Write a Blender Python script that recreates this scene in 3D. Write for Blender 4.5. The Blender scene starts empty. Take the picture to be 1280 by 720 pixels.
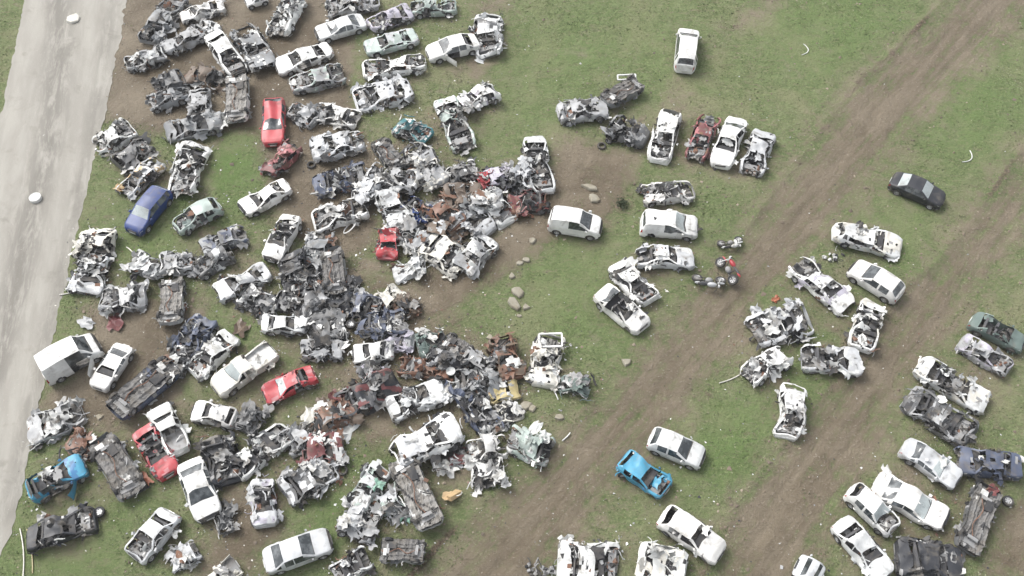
import bpy, math, random
import numpy as np
from mathutils import Matrix, Vector

# ------------------------------------------------------------------ camera, sky, sun, exposure
S = bpy.context.scene
COL = S.collection
FPX, CH, PITCH = 1200.0, 59.0, math.radians(57)
cd = bpy.data.cameras.new('camera'); cam = bpy.data.objects.new('camera', cd); COL.objects.link(cam)
cd.sensor_width = 36; cd.lens = 36*FPX/1280; cd.clip_end = 5000; cd.clip_start = 0.5
cam.location = (0, 0, CH); cam.rotation_euler = (math.pi/2-PITCH, 0, 0)
S.camera = cam
S.view_settings.view_transform = 'Standard'; S.view_settings.look = 'None'
S.view_settings.gamma = 1; S.view_settings.exposure = .95
HAZE = .00022
SUN_EL, SUN_AZ = math.radians(50), math.radians(-50)      # azimuth measured from +Y towards +X: light from the upper left
W = bpy.data.worlds.new('World'); S.world = W; W.use_nodes = True
wn = W.node_tree; wn.nodes.clear()
sky = wn.nodes.new('ShaderNodeTexSky'); sky.sky_type = 'NISHITA'; sky.sun_disc = False
sky.sun_elevation = SUN_EL; sky.sun_rotation = SUN_AZ; sky.dust_density = 4; sky.air_density = 1.0
hs = wn.nodes.new('ShaderNodeHueSaturation'); hs.inputs['Saturation'].default_value = 0.22
bg = wn.nodes.new('ShaderNodeBackground'); bg.inputs['Strength'].default_value = 0.15
wo = wn.nodes.new('ShaderNodeOutputWorld')
wn.links.new(sky.outputs[0], hs.inputs['Color']); wn.links.new(hs.outputs[0], bg.inputs[0]); wn.links.new(bg.outputs[0], wo.inputs[0])
sl = bpy.data.lights.new('sun', 'SUN'); sl.energy = 1.2; sl.angle = math.radians(26); sl.color = (1, .975, .94)
so = bpy.data.objects.new('sun', sl); COL.objects.link(so)
sd = Vector((math.sin(SUN_AZ)*math.cos(SUN_EL), math.cos(SUN_AZ)*math.cos(SUN_EL), math.sin(SUN_EL)))
so.rotation_euler = sd.to_track_quat('Z', 'Y').to_euler(); so.location = (0, 30, 80)

sp, cp = math.sin(PITCH), math.cos(PITCH)
def at(u, v, z=0.0):
    """point of the place that the drone sees at (u, v) at height z"""
    U, V = u-640, v-360
    t = (CH-z)/(FPX*sp+V*cp)
    return np.array((t*U, t*(FPX*cp-V*sp)))

# ------------------------------------------------------------------ small helpers
def tri(t): return 4*np.abs(t-np.floor(t+.5))-1
class Crumple:
    """folded-sheet noise: triangle waves along warped random directions"""
    def __init__(s, seed, octs=((.6, 1), (1.4, .5), (3.2, .2))):
        r = np.random.RandomState(seed); s.L = []
        for f, a in octs:
            for _ in range(3):
                d = r.normal(size=3); d /= np.linalg.norm(d)
                e = r.normal(size=3); e /= np.linalg.norm(e)
                s.L.append((d*f, r.rand(), e*a, r.normal(size=3)*f*1.3, r.rand()*6.28))
    def __call__(s, P):
        o = np.zeros_like(P)
        for d, ph, e, w, q in s.L:
            t = P@d+ph+.25*np.sin(P@w+q)
            o += tri(t)[:, None]*e
        return o*.5
def snoise(x, y, seed, f=1.0, octs=3):
    r = np.random.RandomState(seed); o = 0; a = 1; n = 0
    for k in range(octs):
        for _ in range(4):
            th, ph = r.rand()*6.28, r.rand()*6.28
            th2 = r.rand()*6.28
            c = (x*math.cos(th)+y*math.sin(th))*f
            o = o+a*np.sin(c+ph+1.3*np.sin((x*math.cos(th2)+y*math.sin(th2))*f*.7+ph*2)); n += a
        a *= .55; f *= 2.1
    return o/n*2
def sstep(a, b, x):
    t = np.clip((x-a)/(b-a), 0, 1); return t*t*(3-2*t)

def mk(name, V, F, mats, midx=None, parent=None, smooth=None, loc=None):
    me = bpy.data.meshes.new(name)
    me.from_pydata(np.asarray(V).tolist() if len(V) else [], [], F)
    for m in mats: me.materials.append(m)
    if midx is not None and len(mats) > 1: me.polygons.foreach_set('material_index', np.asarray(midx, dtype=np.int32))
    if smooth is not None:
        me.polygons.foreach_set('use_smooth', [True]*len(me.polygons))
        if smooth < 180: me.set_sharp_from_angle(angle=math.radians(smooth))
    me.update()
    o = bpy.data.objects.new(name, me); COL.objects.link(o)
    if parent: o.parent = parent
    if loc is not None: o.location = loc
    return o
def child(name, me, parent, M=None):
    o = bpy.data.objects.new(name, me); COL.objects.link(o); o.parent = parent
    if M is not None: o.matrix_local = M
    return o
def tag(o, label=None, cat=None, group=None, kind=None):
    if label: o['label'] = label
    if cat: o['category'] = cat
    if group: o['group'] = group
    if kind: o['kind'] = kind
    return o
def empty(name, loc, rz=0):
    o = bpy.data.objects.new(name, None); COL.objects.link(o); o.location = loc; o.rotation_euler = (0, 0, rz)
    o.empty_display_size = .3
    return o

# ------------------------------------------------------------------ materials
MAT = {}
def nodes(name):
    m = bpy.data.materials.new(name); m.use_nodes = True
    nt = m.node_tree; b = nt.nodes['Principled BSDF']
    return m, nt, b
def N(nt, t, **k):
    n = nt.nodes.new(t)
    for a, v in k.items():
        if a.startswith('i_'): n.inputs[a[2:].replace('_', ' ')].default_value = v
        else: setattr(n, a, v)
    return n
def mixc(nt, fac, a, b):
    m = nt.nodes.new('ShaderNodeMix'); m.data_type = 'RGBA'
    for s, v in ((m.inputs[0], fac), (m.inputs[6], a), (m.inputs[7], b)):
        if isinstance(v, (float, int)): s.default_value = v
        elif isinstance(v, tuple): s.default_value = (*v, 1)
        else: nt.links.new(v, s)
    return m.outputs[2]
def ramp(nt, src, a, b):
    r = nt.nodes.new('ShaderNodeMapRange'); r.interpolation_type = 'SMOOTHSTEP'
    nt.links.new(src, r.inputs[0]); r.inputs[1].default_value = a; r.inputs[2].default_value = b
    return r.outputs[0]
def noise(nt, vec, scale, detail=4, rough=.6, dist=0):
    n = N(nt, 'ShaderNodeTexNoise', i_Scale=scale, i_Detail=detail, i_Roughness=rough, i_Distortion=dist)
    if vec is not None: nt.links.new(vec, n.inputs['Vector'])
    return n.outputs[0]
def metal(name, col, dirt=.35, rough=.4, met=0.0, coat=0.0, dcol=(.13, .115, .095), scr=.3):
    if name in MAT: return MAT[name]
    m, nt, b = nodes(name)
    tc = nt.nodes.new('ShaderNodeTexCoord').outputs['Object']
    oi = nt.nodes.new('ShaderNodeObjectInfo')
    add = N(nt, 'ShaderNodeVectorMath', operation='ADD'); nt.links.new(tc, add.inputs[0])
    sc = N(nt, 'ShaderNodeVectorMath', operation='SCALE'); nt.links.new(oi.outputs['Location'], sc.inputs[0]); sc.inputs['Scale'].default_value = .37
    nt.links.new(sc.outputs[0], add.inputs[1]); v = add.outputs[0]
    n1 = ramp(nt, noise(nt, v, 1.3, 6, .65, .6), .62-dirt*.5, .95-dirt*.35)
    n2 = ramp(nt, noise(nt, v, 9, 5, .7), .64-scr*.2, .74)
    n0 = noise(nt, v, .7, 3); col2 = tuple(x*.78 for x in col)
    c = mixc(nt, ramp(nt, n0, .35, .65), col, col2); c = mixc(nt, n1, c, dcol)
    dk = tuple(x*.35+.01 for x in col)
    ma = N(nt, 'ShaderNodeMath', operation='MULTIPLY'); nt.links.new(n2, ma.inputs[0]); ma.inputs[1].default_value = scr*1.6
    c = mixc(nt, ma.outputs[0], c, dk)
    nt.links.new(c, b.inputs['Base Color'])
    rr = N(nt, 'ShaderNodeMapRange'); nt.links.new(n1, rr.inputs[0]); rr.inputs[3].default_value = rough; rr.inputs[4].default_value = .85
    nt.links.new(rr.outputs[0], b.inputs['Roughness'])
    b.inputs['Metallic'].default_value = met; b.inputs['Coat Weight'].default_value = coat
    bp = N(nt, 'ShaderNodeBump', i_Strength=.25, i_Distance=.02); nt.links.new(noise(nt, v, 14, 3), bp.inputs['Height'])
    nt.links.new(bp.outputs[0], b.inputs['Normal'])
    MAT[name] = m; return m
PAL = dict(
    white=(.70, .70, .68), cream=(.62, .60, .54), pale=(.62, .63, .61), silver=(.50, .51, .52), grey=(.33, .335, .34), steel=(.22, .228, .235),
    dark=(.10, .102, .105), black=(.022, .024, .03), red=(.40, .045, .055), maroon=(.16, .05, .05), pink=(.42, .15, .16), navy=(.015, .04, .16),
    slate=(.07, .085, .13), azure=(.06, .27, .41), blue=(.04, .16, .33), green=(.125, .165, .15), sage=(.34, .40, .37), teal=(.05, .17, .19),
    rust=(.17, .085, .055), brown=(.12, .085, .06), yellow=(.40, .33, .16), lilac=(.42, .40, .46), tan=(.50, .36, .20), mint=(.20, .36, .28), orange=(.36, .12, .06))
PAL['white_warm'] = (.66, .65, .625); PAL['white_dull'] = (.60, .61, .605)
def paint(c, worn=1):
    if worn == 0: return metal('paint_clean_'+c, PAL[c], dirt=.26, rough=.28, coat=.5, scr=.05)
    if worn == 1: return metal('paint_worn_'+c, PAL[c], dirt=.30, rough=.42, scr=.2)
    return metal('paint_scraped_'+c, PAL[c], dirt=.33, rough=.5, scr=.35)
M_GLASS, nt, b = nodes('car_glass'); nt.links.new(mixc(nt, ramp(nt, noise(nt, nt.nodes.new('ShaderNodeNewGeometry').outputs['Position'], 1.6, 4), .4, .7), (.022, .027, .03), (.12, .13, .135)), b.inputs['Base Color']); b.inputs['Roughness'].default_value = .08; b.inputs['Specular IOR Level'].default_value = .8  # paler noise patches in the base colour stand in for reflections
M_SHAT_GLARE = metal('shattered_and_glare_glass', (.38, .42, .42), dirt=.3, rough=.35, scr=.6)  # broken windscreens; its pale colour also paints glare on two whole cars
M_TYRE = metal('tyre_rubber', (.028, .028, .03), dirt=.45, rough=.85)
M_RIM = metal('wheel_rim', (.42, .42, .42), dirt=.4, rough=.4, met=.3)
M_DARK = metal('dark_plastic_and_shade', (.03, .03, .033), dirt=.4, rough=.7)  # plastic parts; also paints shade on floors and among scrap
M_INT = metal('bare_inner_metal', (.27, .27, .27), dirt=.4, rough=.6)
M_LIT = metal('light_scraped_metal', (.58, .58, .56), dirt=.4, rough=.45)
M_SEAT = metal('seat_cloth', (.085, .085, .09), dirt=.35, rough=.9)
M_UND = metal('underbody_metal', (.27, .26, .245), dirt=.5, rough=.7, scr=.5)
M_UND2 = metal('sooty_underbody', (.15, .145, .14), dirt=.4, rough=.7, scr=.5)
M_LAMP = metal('lamp_plastic', (.62, .62, .60), dirt=.1, rough=.15)
M_TAIL = metal('tail_lamp_red', (.32, .02, .02), dirt=.1, rough=.2)
M_RUST = metal('rusty_metal', (.19, .10, .065), dirt=.4, rough=.85)
M_STONE = metal('broken_stone', (.31, .29, .235), dirt=.55, rough=.95, dcol=(.2, .17, .12), scr=.3)

# ------------------------------------------------------------------ ground layout (metres, from the drone's footprint)
def poly(pts): return np.array([at(*p) for p in pts])
def inside(px, py, P):
    r = np.zeros(px.shape, bool); n = len(P)
    for i in range(n):
        x1, y1 = P[i]; x2, y2 = P[(i+1) % n]
        c = ((y1 > py) != (y2 > py)) & (px < (x2-x1)*(py-y1)/(y2-y1+1e-12)+x1); r ^= c
    return r
def dline(px, py, P, closed=False):
    d = np.full(px.shape, 1e9); n = len(P)
    for i in range(n if closed else n-1):
        a = P[i]; b = P[(i+1) % n]; ab = b-a
        t = np.clip(((px-a[0])*ab[0]+(py-a[1])*ab[1])/(ab@ab), 0, 1)
        d = np.minimum(d, np.hypot(px-a[0]-t*ab[0], py-a[1]-t*ab[1]))
    return d
def soft(px, py, P, w):
    d = dline(px, py, P, True); s = np.where(inside(px, py, P), d, -d)
    return np.clip(.5+.5*s/w, 0, 1)
TR1 = poly([(1215, -60), (1190, 0), (1070, 100), (985, 215), (925, 290), (845, 400), (770, 470), (700, 545), (600, 640), (530, 725), (500, 790), (660, 790), (700, 725), (765, 620), (830, 560), (905, 455), (1000, 345), (1090, 235), (1190, 110), (1290, 20), (1330, -60)])
TR2 = poly([(1300, 165), (1190, 300), (1090, 405), (1000, 525), (930, 615), (870, 725), (840, 790), (980, 790), (1010, 725), (1080, 600), (1140, 480), (1200, 400), (1290, 265)])
MUDS = [(poly([(150, -40), (455, -40), (440, 90), (450, 165), (480, 190), (475, 300), (430, 330), (375, 325), (330, 230), (322, 165), (260, 160), (190, 170), (125, 150)]), 1.2, .95),
        (poly([(690, 185), (720, 170), (800, 190), (790, 260), (740, 300), (700, 300), (660, 330), (560, 400), (520, 420), (500, 340), (600, 300), (650, 260)]), 1.5, .85),
        (poly([(100, 380), (250, 370), (260, 430), (225, 500), (140, 545), (60, 540), (45, 500), (110, 440)]), 1.5, .9),
        (poly([(270, 590), (330, 600), (360, 660), (320, 725), (240, 725), (260, 650)]), 1.5, .85),
        (poly([(1225, 725), (1250, 640), (1300, 590), (1300, 725)]), 1.5, .9),
        (poly([(590, -20), (640, -20), (640, 60), (600, 110), (560, 90)]), 2, .62),
        (poly([(840, 90), (960, 20), (1030, -20), (960, -20), (880, 60), (830, 120), (830, 180), (880, 150)]), 2, .62),
        (poly([(390, 300), (470, 300), (600, 380), (640, 480), (600, 560), (480, 600), (400, 560), (370, 450)]), 3, .66)]
ROADP = poly([(40, -60), (28, 5), (-5, 150), (-60, 330), (-120, 560), (-130, 900), (-50, 900), (-8, 725), (20, 655), (38, 560), (58, 460), (78, 380), (98, 290), (118, 200), (138, 100), (157, 0), (166, -60)])
WHL = [poly([(1235, 0), (1120, 105), (1040, 215), (960, 330), (870, 440), (780, 540), (690, 625), (610, 725)]), poly([(1262, 10), (1150, 120), (1070, 225), (985, 345), (895, 455), (805, 560), (720, 640), (650, 725)]), poly([(1285, 215), (1180, 345), (1110, 430), (1035, 530), (975, 620), (925, 725)]), poly([(1290, 250), (1200, 365), (1135, 450), (1065, 550), (1005, 640), (960, 725)])]
RUT1 = poly([(1180, 0), (1120, 62), (1070, 105), (1030, 155), (985, 215), (950, 262), (915, 310), (870, 365)])
RUT1B = poly([(740, 500), (700, 545), (650, 590), (600, 630), (540, 690), (480, 760)])
RUT2 = poly([(1320, 130), (1240, 240), (1190, 305), (1125, 370), (1090, 410), (1045, 470), (1000, 530), (950, 590), (910, 650), (880, 720)])
def along(x, y):      # streak coordinates that follow the two tracks
    c, s = .66, .75
    return x*c+y*s, -x*s+y*c
def gz(x, y):
    x = np.asarray(x, float); y = np.asarray(y, float)
    m = np.maximum(soft(x, y, TR1, 1.5), soft(x, y, TR2, 1.5))
    a, b = along(x, y)
    z = .05*snoise(x, y, 3, .35, 3)+.022*snoise(x, y, 4, 2.6, 2)
    z = z+m*(-.10+.018*np.sin(b*1.9+2*snoise(x, y, 9, .25))+.03*snoise(x, y, 8, 2.2, 2))
    for L, h in ((RUT1, .16), (RUT1B, .12), (RUT2, .15)):
        d = dline(x, y, L)
        z = z+h*np.exp(-(d/.35)**2)*(.6+.5*snoise(x, y, 5, 1.6, 2))
    for L in WHL:
        z = z-.10*np.exp(-(dline(x, y, L)/.32)**2)*(.5+.5*snoise(x, y, 6, .5, 2))
    r = soft(x, y, ROADP, .8)
    far = sstep(45, 120, np.hypot(x, y-45))
    return (z*(1-r))*(1-far)

def axis_pts(a, b, step, far):
    core = np.arange(a, b+step/2, step); out = []; s = step
    x = 0
    while x < far: s *= 1.35; x += s; out.append(x)
    out = np.array(out)
    return np.concatenate([a-out[::-1], core, b+out])
gx = axis_pts(-52, 52, .27, 2500); gy = axis_pts(13, 76, .27, 2500)
GX, GY = np.meshgrid(gx, gy); X, Y = GX.ravel(), GY.ravel()
Z = gz(X, Y)
nX, nY = len(gx), len(gy)
V = np.stack([X, Y, Z], 1)
I = np.arange(nX*nY).reshape(nY, nX)
F = np.stack([I[:-1, :-1].ravel(), I[:-1, 1:].ravel(), I[1:, 1:].ravel(), I[1:, :-1].ravel()], 1)
me = bpy.data.meshes.new('ground')
me.vertices.add(len(V)); me.vertices.foreach_set('co', V.ravel().astype(np.float32))
me.loops.add(F.size); me.loops.foreach_set('vertex_index', F.ravel().astype(np.int32))
me.polygons.add(len(F)); me.polygons.foreach_set('loop_start', np.arange(0, F.size, 4, dtype=np.int32))
me.update(calc_edges=True)
me.polygons.foreach_set('use_smooth', [True]*len(F))
mud = np.maximum(.92*soft(X, Y, TR1, 3.4), .95*soft(X, Y, TR2, 3.4))
for P, w, a in MUDS: mud = np.maximum(mud, a*soft(X, Y, P, w))
track = np.maximum(soft(X, Y, TR1, 1.3), soft(X, Y, TR2, 1.3))
ridge = np.zeros_like(X)
for L in (RUT1, RUT1B, RUT2): ridge = np.maximum(ridge, np.exp(-(dline(X, Y, L)/.45)**2))
ridge *= np.clip(.55+.75*snoise(X, Y, 55, .35, 4), 0, 1)
MUDBASE = mud
lush = np.zeros_like(X)
for u_, v_, r_, a_ in ((265, 215, 5, 1), (235, 250, 3, .8), (190, 305, 3, .8), (110, 420, 2.5, .5), (290, 405, 2, .7), (455, 335, 2.5, .6), (60, 690, 5, .7), (110, 640, 4, .6), (480, 545, 3.5, .7), (430, 640, 3, .7), (240, 480, 2, .6), (1050, 30, 9, .7), (870, 300, 5, .3), (1180, 120, 8, .8), (1230, 60, 5, .7), (1120, 300, 4, .7), (1010, 460, 4, .6), (920, 560, 5, .8), (720, 380, 6, .5), (900, 640, 3, .6), (1140, 560, 3, .5), (740, 60, 8, .5), (640, 130, 4, .4), (1030, 570, 4, .5)):
    q = at(u_, v_); lush = np.maximum(lush, a_*np.exp(-(np.hypot(X-q[0], Y-q[1])/r_)**2))
ground = bpy.data.objects.new('ground', me); COL.objects.link(ground); ground['kind'] = 'structure'

gm, nt, b = nodes('grass_and_mud'); me.materials.append(gm)
geo = nt.nodes.new('ShaderNodeNewGeometry'); pos = geo.outputs['Position']
am = N(nt, 'ShaderNodeAttribute', attribute_name='mud').outputs['Fac']
at_ = N(nt, 'ShaderNodeAttribute', attribute_name='track').outputs['Fac']
ar = N(nt, 'ShaderNodeAttribute', attribute_name='ridge').outputs['Fac']
n_big = noise(nt, pos, .22, 5, .6, .4); n_mid = noise(nt, pos, 1.1, 6, .7, .3); n_fine = noise(nt, pos, 5.5, 5, .75); n_vf = noise(nt, pos, 17, 3, .7)
mp = N(nt, 'ShaderNodeMapping'); mp.inputs['Rotation'].default_value = (0, 0, -math.radians(48)); nt.links.new(pos, mp.inputs['Vector'])
mp2 = N(nt, 'ShaderNodeMapping'); mp2.inputs['Scale'].default_value = (.12, 1.5, 1); nt.links.new(mp.outputs[0], mp2.inputs['Vector'])
n_str = noise(nt, mp2.outputs[0], 1.0, 6, .65)
g = mixc(nt, ramp(nt, n_mid, .3, .7), (.078, .102, .042), (.144, .170, .086))
mq_ = N(nt, 'ShaderNodeMapping'); mq_.inputs['Scale'].default_value = (.55, 1.5, 1); nt.links.new(pos, mq_.inputs['Vector'])
n_pa = noise(nt, mq_.outputs[0], 1.9, 6, .72, .8); n_pb = noise(nt, pos, .42, 6, .7, .6)
g = mixc(nt, ramp(nt, n_pa, .50, .66), g, (.150, .133, .092))
g = mixc(nt, ramp(nt, n_pb, .52, .72), g, (.170, .155, .110))
g = mixc(nt, ramp(nt, n_big, .45, .68), g, (.165, .165, .098))
g = mixc(nt, ramp(nt, n_fine, .50, .68), g, (.19, .205, .11))
n_f2 = noise(nt, mq_.outputs[0], 6.5, 4, .8)
g = mixc(nt, ramp(nt, n_f2, .54, .66), g, (.064, .076, .034))
g = mixc(nt, ramp(nt, n_vf, .64, .80), g, (.075, .088, .040))
al = N(nt, 'ShaderNodeAttribute', attribute_name='lush').outputs['Fac']
mlu = N(nt, 'ShaderNodeMath', operation='MULTIPLY'); nt.links.new(al, mlu.inputs[0]); nt.links.new(ramp(nt, n_mid, .25, .6), mlu.inputs[1])
g = mixc(nt, mlu.outputs[0], g, (.092, .140, .048))
mx = N(nt, 'ShaderNodeMix'); nt.links.new(at_, mx.inputs[0]); nt.links.new(n_big, mx.inputs[2])
mh = N(nt, 'ShaderNodeMix', i_Factor_Float=.5) if False else N(nt, 'ShaderNodeMix'); mh.inputs[0].default_value = .55; nt.links.new(n_big, mh.inputs[2]); nt.links.new(n_str, mh.inputs[3]); nt.links.new(mh.outputs[0], mx.inputs[3])
n_ms = mx.outputs[0]
md = mixc(nt, ramp(nt, n_ms, .36, .66), (.096, .076, .052), (.160, .134, .098))
md = mixc(nt, ramp(nt, n_fine, .55, .75), md, (.27, .235, .195))
md = mixc(nt, ramp(nt, n_vf, .62, .8), md, (.10, .08, .062))
rd = mixc(nt, ramp(nt, n_fine, .4, .7), (.065, .05, .036), (.15, .115, .085))
ma = N(nt, 'ShaderNodeMath', operation='MULTIPLY_ADD'); nt.links.new(n_mid, ma.inputs[0]); ma.inputs[1].default_value = 1.5; nt.links.new(am, ma.inputs[2])
ma2 = N(nt, 'ShaderNodeMath', operation='MULTIPLY_ADD'); nt.links.new(n_big, ma2.inputs[0]); ma2.inputs[1].default_value = .9; nt.links.new(ma.outputs[0], ma2.inputs[2])
msb = N(nt, 'ShaderNodeMath', operation='SUBTRACT'); nt.links.new(n_str, msb.inputs[0]); msb.inputs[1].default_value = .5
mst = N(nt, 'ShaderNodeMath', operation='MULTIPLY'); nt.links.new(msb.outputs[0], mst.inputs[0]); nt.links.new(at_, mst.inputs[1])
ma3 = N(nt, 'ShaderNodeMath', operation='MULTIPLY_ADD'); nt.links.new(mst.outputs[0], ma3.inputs[0]); ma3.inputs[1].default_value = 1.7; nt.links.new(ma2.outputs[0], ma3.inputs[2])
fm = ramp(nt, ma3.outputs[0], 1.36, 2.02)
c = mixc(nt, fm, g, md)
ra = N(nt, 'ShaderNodeMath', operation='MULTIPLY_ADD'); nt.links.new(n_mid, ra.inputs[0]); ra.inputs[1].default_value = .9; nt.links.new(ar, ra.inputs[2])
c = mixc(nt, ramp(nt, ra.outputs[0], 1.0, 1.45), c, rd)
hv = N(nt, 'ShaderNodeHueSaturation'); hv.inputs['Value'].default_value = 1.24; hv.inputs['Saturation'].default_value = 1.08; nt.links.new(c, hv.inputs['Color']); nt.links.new(hv.outputs[0], b.inputs['Base Color'])
rg = N(nt, 'ShaderNodeMapRange'); nt.links.new(fm, rg.inputs[0]); rg.inputs[3].default_value = .95; rg.inputs[4].default_value = .62
nt.links.new(rg.outputs[0], b.inputs['Roughness']); b.inputs['Specular IOR Level'].default_value = .35
bp = N(nt, 'ShaderNodeBump', i_Strength=1.0, i_Distance=.16); nt.links.new(n_fine, bp.inputs['Height'])
bp2 = N(nt, 'ShaderNodeBump', i_Strength=.9, i_Distance=.4); nt.links.new(n_mid, bp2.inputs['Height']); nt.links.new(bp2.outputs[0], bp.inputs['Normal'])
nt.links.new(bp.outputs[0], b.inputs['Normal'])

# pale dirt road: its own sheet just above the ground, ragged along the verges
def road():
    stp = .35
    L = poly([(40, -60), (28, 5), (-5, 150), (-60, 330), (-120, 560), (-170, 900)]); R = poly([(166, -60), (157, 0), (138, 100), (118, 200), (98, 290), (78, 380), (58, 460), (38, 560), (20, 655), (-8, 725), (-50, 900)])
    ys = np.arange(L[:, 1].min(), L[:, 1].max()+60, stp)
    lx = np.interp(ys, L[::-1, 1], L[::-1, 0]); rx = np.interp(ys, R[::-1, 1], R[::-1, 0])
    ex = (ys > L[:, 1].max()); k = (L[0]-L[1])/(L[0]-L[1])[1]
    lx = np.where(ex, L[0, 0]+(ys-L[0, 1])*k[0], lx); rx = np.where(ex, R[0, 0]+(ys-R[0, 1])*k[0], rx)
    lx = lx+.45*snoise(ys, ys*0+3, 21, .2, 6)+.05*np.random.RandomState(4).normal(size=ys.shape); rx = rx+.45*snoise(ys, ys*0+3, 22, .23, 6)+.05*np.random.RandomState(3).normal(size=ys.shape)
    n = 24; V = []
    for y, a, c in zip(ys, lx, rx):
        for j in range(n+1):
            t = j/n; x = a+(c-a)*t
            e = min(t, 1-t)*(c-a)
            V.append((x, y, .012+.03*min(1, e/1.2)))
    F = [(i*(n+1)+j, i*(n+1)+j+1, (i+1)*(n+1)+j+1, (i+1)*(n+1)+j) for i in range(len(ys)-1) for j in range(n)]
    m, nt, b = nodes('pale_road_dirt')
    p = nt.nodes.new('ShaderNodeNewGeometry').outputs['Position']
    mp = N(nt, 'ShaderNodeMapping'); mp.inputs['Rotation'].default_value = (0, 0, math.radians(-8)); nt.links.new(p, mp.inputs['Vector'])
    mq = N(nt, 'ShaderNodeMapping'); mq.inputs['Scale'].default_value = (.8, .16, 1); nt.links.new(mp.outputs[0], mq.inputs['Vector'])
    st = noise(nt, mq.outputs[0], 1.0, 6, .6, .3); bl = noise(nt, p, .5, 6, .65, .5); fi = noise(nt, p, 6, 5, .7)
    c = mixc(nt, ramp(nt, st, .35, .65), (.235, .222, .195), (.285, .272, .24))
    c = mixc(nt, ramp(nt, bl, .55, .72), c, (.20, .188, .162))
    wa = N(nt, 'ShaderNodeAttribute', attribute_name='wet').outputs['Fac']; wm = N(nt, 'ShaderNodeMath', operation='MULTIPLY'); nt.links.new(ramp(nt, noise(nt, mq.outputs[0], 1.6, 8, .75, .5), .36, .56), wm.inputs[0]); nt.links.new(wa, wm.inputs[1])
    c = mixc(nt, wm.outputs[0], c, (.115, .106, .09))
    c = mixc(nt, ramp(nt, noise(nt, p, 22, 3, .7), .62, .75), c, (.19, .18, .155))
    c = mixc(nt, ramp(nt, fi, .6, .78), c, (.38, .355, .315))
    nt.links.new(c, b.inputs['Base Color']); b.inputs['Roughness'].default_value = .75
    bp = N(nt, 'ShaderNodeBump', i_Strength=.5, i_Distance=.05); nt.links.new(fi, bp.inputs['Height']); nt.links.new(bp.outputs[0], b.inputs['Normal'])
    o = mk('dirt_road', V, F, [m], smooth=180); o['kind'] = 'structure'
    A_ = np.array(V); WL = poly([(75, -60), (75, 60), (62, 180), (40, 260), (15, 380), (-10, 470)]); WL2 = poly([(150, -60), (132, 60), (112, 180), (92, 280), (70, 380), (50, 460), (14, 640)])
    wv = np.maximum(.8*np.exp(-(dline(A_[:, 0], A_[:, 1], WL)/1.3)**2), .5*np.exp(-(dline(A_[:, 0], A_[:, 1], WL2)/.9)**2))
    a_ = o.data.attributes.new('wet', 'FLOAT', 'POINT'); a_.data.foreach_set('value', wv.astype(np.float32))
road()

# ------------------------------------------------------------------ vehicle builder
TYPES = {   # L, W, H, belt, [(x fraction rear->front, top z)], cabin: tail, roof rear, roof front, cowl ; wheels
    's': (4.35, 1.72, 1.42, .93, [(0, .55), (.025, .86), (.15, .97), (.29, 1.36), (.42, 1.42), (.57, 1.40), (.725, .97), (.93, .82), (.985, .68), (1, .5)], (.15, .29, .57, .725)),
    'h': (3.90, 1.66, 1.46, .95, [(0, .55), (.02, .92), (.05, 1.00), (.15, 1.38), (.35, 1.46), (.54, 1.44), (.715, 1.0), (.92, .86), (.985, .70), (1, .5)], (.05, .15, .54, .715)),
    'w': (4.45, 1.72, 1.48, .95, [(0, .55), (.02, .92), (.04, 1.00), (.10, 1.40), (.35, 1.48), (.58, 1.44), (.73, 1.0), (.93, .84), (.985, .70), (1, .5)], (.04, .10, .58, .73)),
    'v': (4.10, 1.72, 1.82, 1.08, [(0, .6), (.015, 1.05), (.03, 1.12), (.07, 1.70), (.13, 1.78), (.3, 1.82), (.5, 1.81), (.60, 1.74), (.775, 1.16), (.86, 1.08), (.94, .96), (.985, .8), (1, .55)], (.03, .07, .60, .775)),
    'm': (4.90, 1.85, 2.15, 1.20, [(0, .6), (.012, 1.10), (.02, 1.2), (.04, 2.05), (.3, 2.15), (.70, 2.10), (.84, 1.25), (.96, 1.05), (.99, .9), (1, .6)], (.02, .04, .70, .84)),
    'p': (4.90, 1.76, 1.66, 1.02, [(0, .55), (.01, .9), (.03, .92), (.385, .94), (.41, 1.56), (.50, 1.66), (.60, 1.62), (.725, 1.04), (.94, .92), (.985, .75), (1, .5)], (.385, .41, .60, .725)),
}
SEG = [2, 2, 2, 3, 5]
WHEEL_R = .31
def wheel_meshes():
    def lathe(prof, n=18):
        V = []; F = []
        for i in range(n):
            a = 2*math.pi*i/n
            for r, y in prof: V.append((r*math.cos(a), y, r*math.sin(a)))
        k = len(prof)
        for i in range(n):
            for j in range(k-1):
                F.append((i*k+j, ((i+1) % n)*k+j, ((i+1) % n)*k+j+1, i*k+j+1))
        return V, F
    V, F = lathe([(.19, -.09), (.27, -.10), (.305, -.085), (.31, -.04), (.31, .04), (.305, .085), (.27, .10), (.19, .09)])
    t = bpy.data.meshes.new('tyre'); t.from_pydata(V, [], F); t.materials.append(M_TYRE)
    V, F = lathe([(.0, -.05), (.06, -.085), (.08, -.05), (.16, -.06), (.195, -.085), (.195, .085), (.16, .05), (.08, .04), (0, .04)])
    r = bpy.data.meshes.new('rim'); r.from_pydata(V, [], F); r.materials.append(M_RIM); r.materials.append(M_DARK)
    idx = []
    for i in range(18):
        for j in range(8): idx.append(1 if (j in (2, 6) and i % 3 == 0) else 0)
    r.polygons.foreach_set('material_index', idx)
    return t, r
TYRE_ME, RIM_ME = wheel_meshes()
def put_wheel(parent, M, rim=True):
    t = child('wheel', TYRE_ME, parent, M)
    if rim: child('rim', RIM_ME, t)
    return t

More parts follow.
